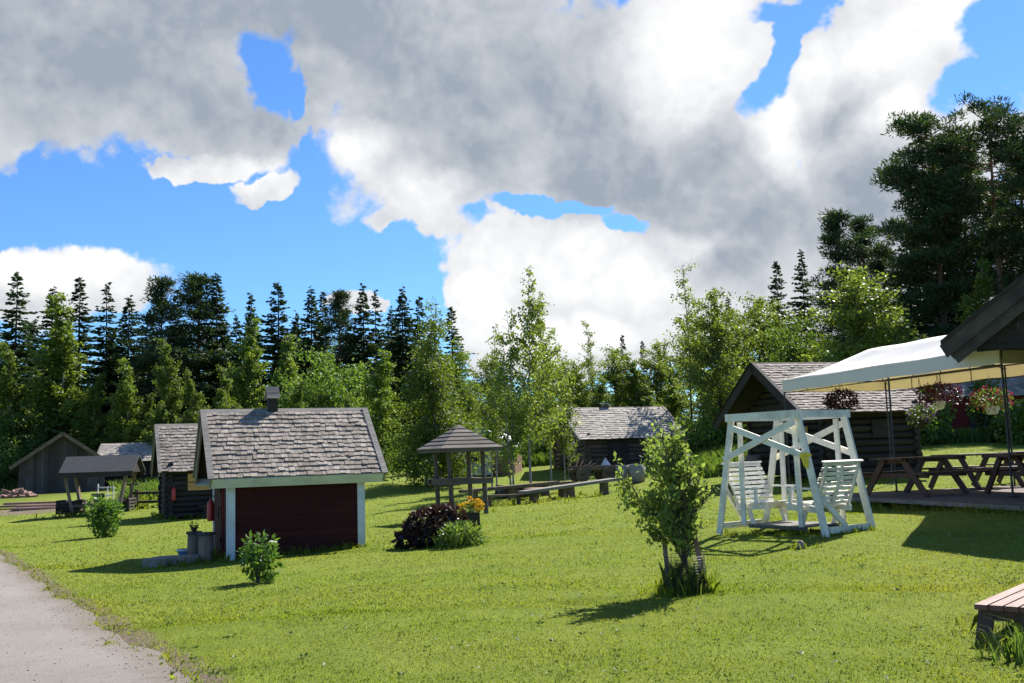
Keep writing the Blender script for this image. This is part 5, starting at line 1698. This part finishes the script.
# bushes at the forest edge
def shrub(name, label, seed, px, py, Y, r, h, n, L, W, mat, group=None, lobes=9, cat='shrub'):
    q = gp(px, py, Y)
    t = thing(name, label, cat, q, 0, group)
    b, (V, F) = shrub_form(seed, r, h, n, L, W, lobes=lobes)
    b.build('stem', M['bark'], t)
    link('foliage', np_mesh('foliage', V, F), M[mat], t)
    return t


shrub('garden_shrub', 'round leafy green shrub on the lawn before the well shelter', 41, 104, 538, 28, .42, 1.02, 1900, .10, .06, 'bush')
shrub('garden_shrub', 'small bright green shrub on the lawn in front of the red shed', 42, 258, 586, 14.9, .25, .68, 620, .105, .052, 'bush', lobes=7)
GE = 'bushes at the edge of the wood'
EDGE = [(905, 428, 40, 1.6, 2.4, 'dark bush behind the right corner of the dark cabin'), (926, 432, 41, 1.1, 1.9, 'dark bush left of the red outbuilding, under the purple basket'), (1002, 442, 40, .5, .7, 'small bush before the red outbuilding wall'),
        (1030, 437, 38, 1.0, 1.6, 'bush at the right edge behind the pink flower basket'), (700, 446, 46, 1.5, 1.6, 'bush at the foot of the full light birch'), (735, 446, 46, 1.4, 2.0, 'bush left of the dark right cabin wall'), (684, 448, 48, 1.2, 1.4, 'bush at the root of the tall airy birch'),
        (988, 441, 42, .65, 2.5, 'tall narrow bush in front of the red outbuilding between the baskets'), (545, 460, 52, 1.4, 1.5, 'bush behind the slender birches'), (516, 462, 58, 1.6, 1.6, 'bush right behind the small pale house'), (380, 462, 60, 1.8, 2.6, 'bush right of the red shed at the wood edge'), (146, 474, 76, 1.6, 2.6, 'bush between the pale roofed shed and the log cabin'), (-8, 474, 72, 1.8, 3.0, 'bush at the far left edge of the wood'),
        (780, 395, 44, 1.8, 3.2, 'bush above the ridge of the dark right cabin'), (765, 350, 56, 2.0, 3.0, 'silvery bush behind the dark right cabin')]
for i, (px, py, Y, r, h, l) in enumerate(EDGE): shrub('wild_bush', l, 60 + i, px, py, Y, r, h, 1700, .18, .12, 'willow', GE, 11, 'bush')

# ------------------------------------------------------------------ young apple tree with stakes and netting
g = np.random.default_rng(77)
q = gp(686, 590, 10.95)
AT = thing('apple_tree', 'young leafy apple tree with stakes and netting on the open lawn', 'tree', q)
b = MB(); P = []; A = []
def twig(o, d, L, r, lv):
    d = d / np.linalg.norm(d); o = np.array(o)
    e = o + d * L; m_ = (o + e) / 2 + g.normal(size=3) * .04 * L + np.array([0, 0, .03 * L])
    b.tube([o, m_, e], [r, r * .75, r * .4], 6)
    if lv <= 1:
        n = int(L * 76)
        s = g.random(n)[:, None]
        c = o * (1 - s) + e * s + g.normal(size=(n, 3)) * .030
        P.append(c); A.append(g.normal(size=(n, 3)) + d * .8 + np.array([0, 0, .25]))
    if lv > 0:
        for k in range(5 if lv == 2 else 3):
            s = .3 + .7 * g.random()
            twig(o * (1 - s) + e * s, d + g.normal(size=3) * .5 + np.array([0, 0, .25]), L * (.45 + .25 * g.random()), r * .5, lv - 1)
tk = [np.array((0, 0, -.05)), np.array((.01, .01, .3)), np.array((-.02, 0, .62)), np.array((0, .02, .95))]
b.tube(tk, [.035, .03, .026, .02], 8)
for o, d, L in ((.55, (-.9, .1, .85), .62), (.62, (.55, -.2, .9), .5), (.7, (-.3, -.4, 1.2), .62), (.8, (.2, .4, 1.2), .55), (.95, (.08, 0, 1.5), .50), (.95, (-.25, .1, 1.3), .45), (.5, (.25, .55, .6), .42), (.75, (-1, -.1, .55), .42), (.6, (.35, .1, .55), .42), (.9, (.25, -.1, 1.3), .42), (.48, (-.25, -.6, .5), .36), (.85, (-.1, -.2, 1.4), .5), (.58, (.05, -.5, 1.0), .45), (.52, (-.45, .2, .8), .45), (.30, (-.4, -.3, .8), .40), (.32, (.35, -.3, .9), .38), (.28, (.05, -.5, .9), .36), (.35, (.1, .4, 1.0), .4), (.40, (-.2, -.4, 1.1), .45)):
    twig((0, 0, o), np.array(d, float), L, .016, 2)
b.build('trunk', M['bark'], AT)
P = np.concatenate(P); A = np.concatenate(A)
kp = P[:, 2] > .22; P = P[kp]; A = A[kp]
P *= np.array([1.0, 1.0, 1.0]); P[:, 0] += -.07
l = .058 * (.65 + .7 * g.random(len(P)))
V, F = leaves(P, A, l, l * .62, g)
link('crown', np_mesh('crown', V, F), M['apple'], AT)
for dx, dy, lx, h, lab in ((-.17, -.02, -.04, .58, 'upright grey stake left of the apple trunk'), (.22, -.08, -.12, .66, 'leaning brown stake right of the apple trunk'), (.02, .16, .02, .5, 'stake hidden behind the apple trunk')):
    zz = gz(q.x + dx, q.y + dy)
    st = thing('tree_stake', lab, 'stake', (q.x + dx, q.y + dy, zz), 0, 'stakes round the apple tree')
    b = MB(); b.beam((0, 0, -.08), (lx, .02, h), .05, .035, (0, 1, 0), .045); b.build('stake', M['stump'] if dx < 0 else M['plank'], st)
nt_ = MB(); n = 26; hh = .40
for k in range(n):
    a = k * 6.283 / n; x_, y_ = .22 * math.cos(a), .22 * math.sin(a)
    nt_.cyl((x_ * 1.05, y_ * 1.05, -.02), (x_ * .95, y_ * .95, hh), .0022, n=3, caps=False)
for k in range(14):
    z_ = .02 + k * hh / 14
    nt_.tube([(.22 * math.cos(a * .2618), .22 * math.sin(a * .2618), z_) for a in range(25)], .0022, 3)
g2 = np.random.default_rng(91)
t = thing('weed_clump', 'dark clump of tall weeds inside the netting of the apple tree', 'plant', q)
V, F = blades(g2.normal(size=420) * .10, g2.normal(size=420) * .09, np.zeros(420), .16 + .30 * g2.random(420), .014, g2, .6)
link('blades', np_mesh('blades', V, F), M['under'], t)
V, F = cloud_leaves(420, (0, 0, .15), (.20, .18, .15), .07, .03, g2, .3)
link('foliage', np_mesh('foliage', V, F), M['under'], t)
t = thing('tree_netting', 'dark wire netting round the foot of the apple tree', 'netting', q)
nt_.build('wire', M['metal'], t)

# ------------------------------------------------------------------ grass
def lawn(n, y0, y1, h, w, g, pw=1.6):
    u = g.random(n)
    k = 1 - pw + 1
    y = (y0 ** k + u * (y1 ** k - y0 ** k)) ** (1 / k)
    x = (g.random(n) * 2 - 1) * (.56 * y + 1.2)
    keep = path_dist(x, y) > -.02 + .22 * g.random(n) ** 2
    x, y = x[keep], y[keep]
    cl = .55 + .45 * np.sin(x * 2.1 + 1.3 * np.sin(y * 1.7)) * np.sin(y * 2.6 + np.sin(x * 1.3)) + .25 * g.normal(size=len(x))
    hh = h * (.65 + .35 * np.clip(cl, -.6, 1.6)) * (.7 + .6 * g.random(len(x)))
    return blades(x, y, gzv(x, y), np.clip(hh, .012, .2), w * (.7 + .6 * g.random(len(x))), g, .8)


g = np.random.default_rng(99)
V, F = join([lawn(150000, 5.2, 11, .036, .006, g), lawn(125000, 10.5, 20, .040, .011, g), lawn(80000, 19, 46, .048, .026, g)])
tag(link('lawn_grass', np_mesh('lawn_grass', V, F), M['grass']), 'short sunlit yellow green lawn grass covering the yard', 'grass', kind='stuff')

# taller tufts along walls, posts and paths
tf = []
def line(a, b, n, h0, h1, w=.014, r=.14):
    for k in range(n):
        f = g.random(); c = (a[0] * (1 - f) + b[0] * f + g.normal() * r, a[1] * (1 - f) + b[1] * f + g.normal() * r)
        m_ = int(g.integers(5, 16))
        tf.append(tuft(m_, c, (.07, .07), h0 * .5, h0 + (h1 - h0) * g.random() ** 2, w, g, .7))
def walls(t, L, D, n, h0, h1, w, pad=.12):
    for s in (-1, 1):
        a, b_ = w2(t, -L / 2, s * (D / 2 + pad)), w2(t, L / 2, s * (D / 2 + pad)); line(a, b_, n, h0, h1, w, .07)
        a, b_ = w2(t, s * (L / 2 + pad), -D / 2), w2(t, s * (L / 2 + pad), D / 2); line(a, b_, n // 2, h0, h1, w, .07)
walls(SHED, 2.62, 2.55, 85, .10, .34, .016)
walls(CAB2, 2.9, 2.9, 40, .12, .42, .026, .2)
walls(CAB3, 4.3, 3.7, 40, .12, .4, .03, .2)
walls(CAB4, 2.9, 4.2, 30, .1, .35, .026, .2)
line(tp(-2.6, -1.42), tp(4.2, -1.42), 150, .10, .26, .014, .12)
line(w2(SW, -1.1, -.6), w2(SW, 1.1, -.6), 30, .10, .22, .013); line(w2(SW, 1.1, -.6), w2(SW, 1.1, .6), 30, .1, .22, .013); line(w2(SW, -.6, 0), w2(SW, .6, 0), 30, .08, .18, .012)
line((q.x - .20, q.y), (q.x + .20, q.y), 120, .14, .42, .014, .10)
line(w2(BEN, -.95, 0), w2(BEN, .9, 0), 60, .09, .24, .011, .22)
line(gp(801, 552, 14.8), gp(802, 550, 14.9), 12, .08, .22, .011, .08)
line(w2(GAZ, -.7, -.5), w2(GAZ, .7, .5), 26, .1, .3, .02, .3)
line(gp(500, 500, 31), gp(600, 490, 34), 70, .1, .3, .024, .9); line(gp(480, 490, 34), gp(560, 482, 38), 40, .1, .3, .028, .8)
for k in range(9, 200):
    if EJ[k][1] < 4 or EJ[k][1] > 30: continue
    for j in range(3):
        if g.random() < .6: c = EJ[k] - LEFT[k] * (g.normal() * .07 + .02); tf.append(tuft(int(g.integers(6, 22)), (c[0], c[1]), (.09, .09), .02, .05 + .05 * g.random(), .010, g, .9))
line(gp(158, 574, 19), gp(215, 569, 19.6), 44, .08, .28, .015, .2)
line(gp(70, 512, 40), gp(160, 505, 42), 90, .15, .5, .035, .5)
line(gp(140, 500, 43), gp(160, 496, 46), 90, .2, .6, .04, 1.0)
V, F = join(tf)
tag(link('tall_grass', np_mesh('tall_grass', V, F), M['grass']), 'taller grass tufts left standing along walls and posts', 'grass', kind='stuff')

# unmown meadow and wood-floor growth behind
g = np.random.default_rng(123)
def meadow(n, pxa, pxb, Ya, Yb, h0, h1, w):
    Y = Ya + (Yb - Ya) * g.random(n); px = pxa + (pxb - pxa) * g.random(n)
    x = (px - 512) / 1000 * Y
    return blades(x, Y, gzv(x, Y), h0 + (h1 - h0) * g.random(n), w, g, .7)
V, F = join([meadow(9000, 485, 580, 50, 62, .3, .9, .06), meadow(5000, 120, 165, 46, 60, .3, .8, .06), meadow(9000, 690, 770, 36, 50, .2, .8, .05), meadow(6000, 890, 1060, 40, 46, .2, .8, .05), meadow(6000, 110, 470, 62, 72, .3, 1.0, .07), meadow(2500, -80, 470, 73, 78, .3, 1.0, .08)])
tag(link('meadow', np_mesh('meadow', V, F), M['weeds']), 'unmown tall meadow growth before the trees', 'meadow', kind='stuff')
vf = []
for (pxa, pxb, Ya, Yb, h, n) in ((-150, 480, 77, 90, 6.0, 12000), (440, 770, 68, 86, 5.0, 9000), (750, 1180, 52, 74, 7.0, 10000)):
    c = []
    nb = 130
    Yc = Ya + (Yb - Ya) * g.random(nb); xc = ((pxa + (pxb - pxa) * g.random(nb)) - 512) / 1000 * Yc
    zc = gzv(xc, Yc); hc = h * (.35 + .65 * g.random(nb))
    k = g.integers(0, nb, n)
    d = unit(g.normal(size=(n, 3))) * (g.random(n) ** .4)[:, None]
    Pp = np.stack([xc[k] + d[:, 0] * 1.5, Yc[k] + d[:, 1] * 1.5, zc[k] + hc[k] * (.5 + .5 * d[:, 2])], 1)
    vf.append(leaves(Pp, g.normal(size=(n, 3)), .45 * (.6 + .8 * g.random(n)), .32, g))
V, F = join(vf)
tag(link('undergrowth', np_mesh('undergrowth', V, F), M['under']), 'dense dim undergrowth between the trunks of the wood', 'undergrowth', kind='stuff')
# the wood farther in, one dark mass
sb, (sv_, sf_) = spruce_form(55, 15, 4.0, .04, .55, .12)
vf = []
g = np.random.default_rng(8)
for k in range(150):
    px = g.uniform(-320, 1350); Y = g.uniform(100, 122)
    x = (px - 512) / 1000 * Y
    a = g.random() * 6.28; s = g.uniform(.86, 1.10) * (1.0 if px < 440 or px > 860 else .58)
    c, s2 = math.cos(a), math.sin(a)
    Vv = sv_ * np.array([1.25, 1.25, 1]) * s
    vf.append((np.stack([Vv[:, 0] * c - Vv[:, 1] * s2 + x, Vv[:, 0] * s2 + Vv[:, 1] * c + Y, Vv[:, 2] + gz(x, Y)], 1), sf_))
V, F = join(vf)
tag(link('distant_forest', np_mesh('distant_forest', V, F), M['spruce']), 'far conifer wood behind the clearing, one dark mass', 'forest', kind='stuff')

# coarse leafy weeds in the right foreground corner
g = np.random.default_rng(17)
t = thing('leafy_weed', 'tall weed with long narrow leaves in the bottom right corner', 'plant', gp(1024, 672, 7.35))
V, F = blades(g.normal(size=60) * .12, g.normal(size=60) * .10, np.zeros(60), .16 + .26 * g.random(60), .022, g, 1.0)
plant_np('foliage', V, F, M['weeds'], t)
# dandelions and clover heads in the lawn
fl = []
for k in range(60):
    Y = 6.3 + 12 * g.random() ** 1.5; x = (g.random() * 2 - 1) * .5 * Y
    if path_dist(np.array([x]), np.array([Y]))[0] < .25: continue
    fl.append(cloud_leaves(8, (x, Y, gz(x, Y) + .035), (.007, .007, .005), .010, .008, g))
V, F = join(fl)
tag(link('lawn_flowers', np_mesh('lawn_flowers', V, F), M['whitepot']), 'tiny white clover heads scattered in the lawn', 'flowers', kind='stuff')

# broadleaf weeds in the lawn and loose gravel along the path
g = np.random.default_rng(29)
fl = []
for k in range(420):
    Y = 6.4 + 15 * g.random() ** 1.6; x = (g.random() * 2 - 1) * .53 * Y
    if path_dist(np.array([x]), np.array([Y]))[0] < .12: continue
    n = int(g.integers(4, 9)); r = .016 + .028 * g.random()
    a = g.random(n) * 6.283
    A = np.stack([np.cos(a), np.sin(a), .25 + .5 * g.random(n)], 1)
    z = gz(x, Y)
    Pp = np.tile([x, Y, z + .012], (n, 1)) + A * .006
    fl.append(leaves(Pp, A, r * (.8 + .5 * g.random(n)), r * .5, g))
V, F = join(fl)
tag(link('lawn_weeds', np_mesh('lawn_weeds', V, F), M['weedleaf']), 'low broadleaf weeds growing among the lawn grass', 'weeds', kind='stuff')
n = 5200
k = g.integers(0, 219, n); f = g.random(n)[:, None]
c = EJ[k] * (1 - f) + EJ[np.minimum(k + 1, 219)] * f
off = np.where(g.random(n) < .45, np.abs(g.normal(size=n)) * .28 - .12, g.random(n) * PW)
c = c + LEFT[k] * off[:, None]
kp = (c[:, 1] > 4) & (c[:, 1] < 26)
c = c[kp]; n = len(c)
sz = .004 + .010 * g.random(n) ** 3
oct_ = np.array([(1, 0, 0), (0, 1, 0), (-1, 0, 0), (0, -1, 0), (0, 0, 1), (0, 0, -1)], float)
V = np.repeat(np.concatenate([c, (gzv(c[:, 0], c[:, 1]) + .014)[:, None]], 1), 6, 0) + np.tile(oct_, (n, 1)) * np.repeat(sz, 6)[:, None] * (.7 + .6 * g.random((6 * n, 3))) * np.array([1, 1, .65])
fo_ = np.array([(0, 1, 4), (1, 2, 4), (2, 3, 4), (3, 0, 4), (1, 0, 5), (2, 1, 5), (3, 2, 5), (0, 3, 5)])
F = (np.arange(n)[:, None, None] * 6 + fo_[None]).reshape(-1, 3)
tag(link('loose_gravel', np_mesh('loose_gravel', V, F), M['concrete']), 'loose pebbles scattered on the gravel path', 'gravel', kind='stuff')
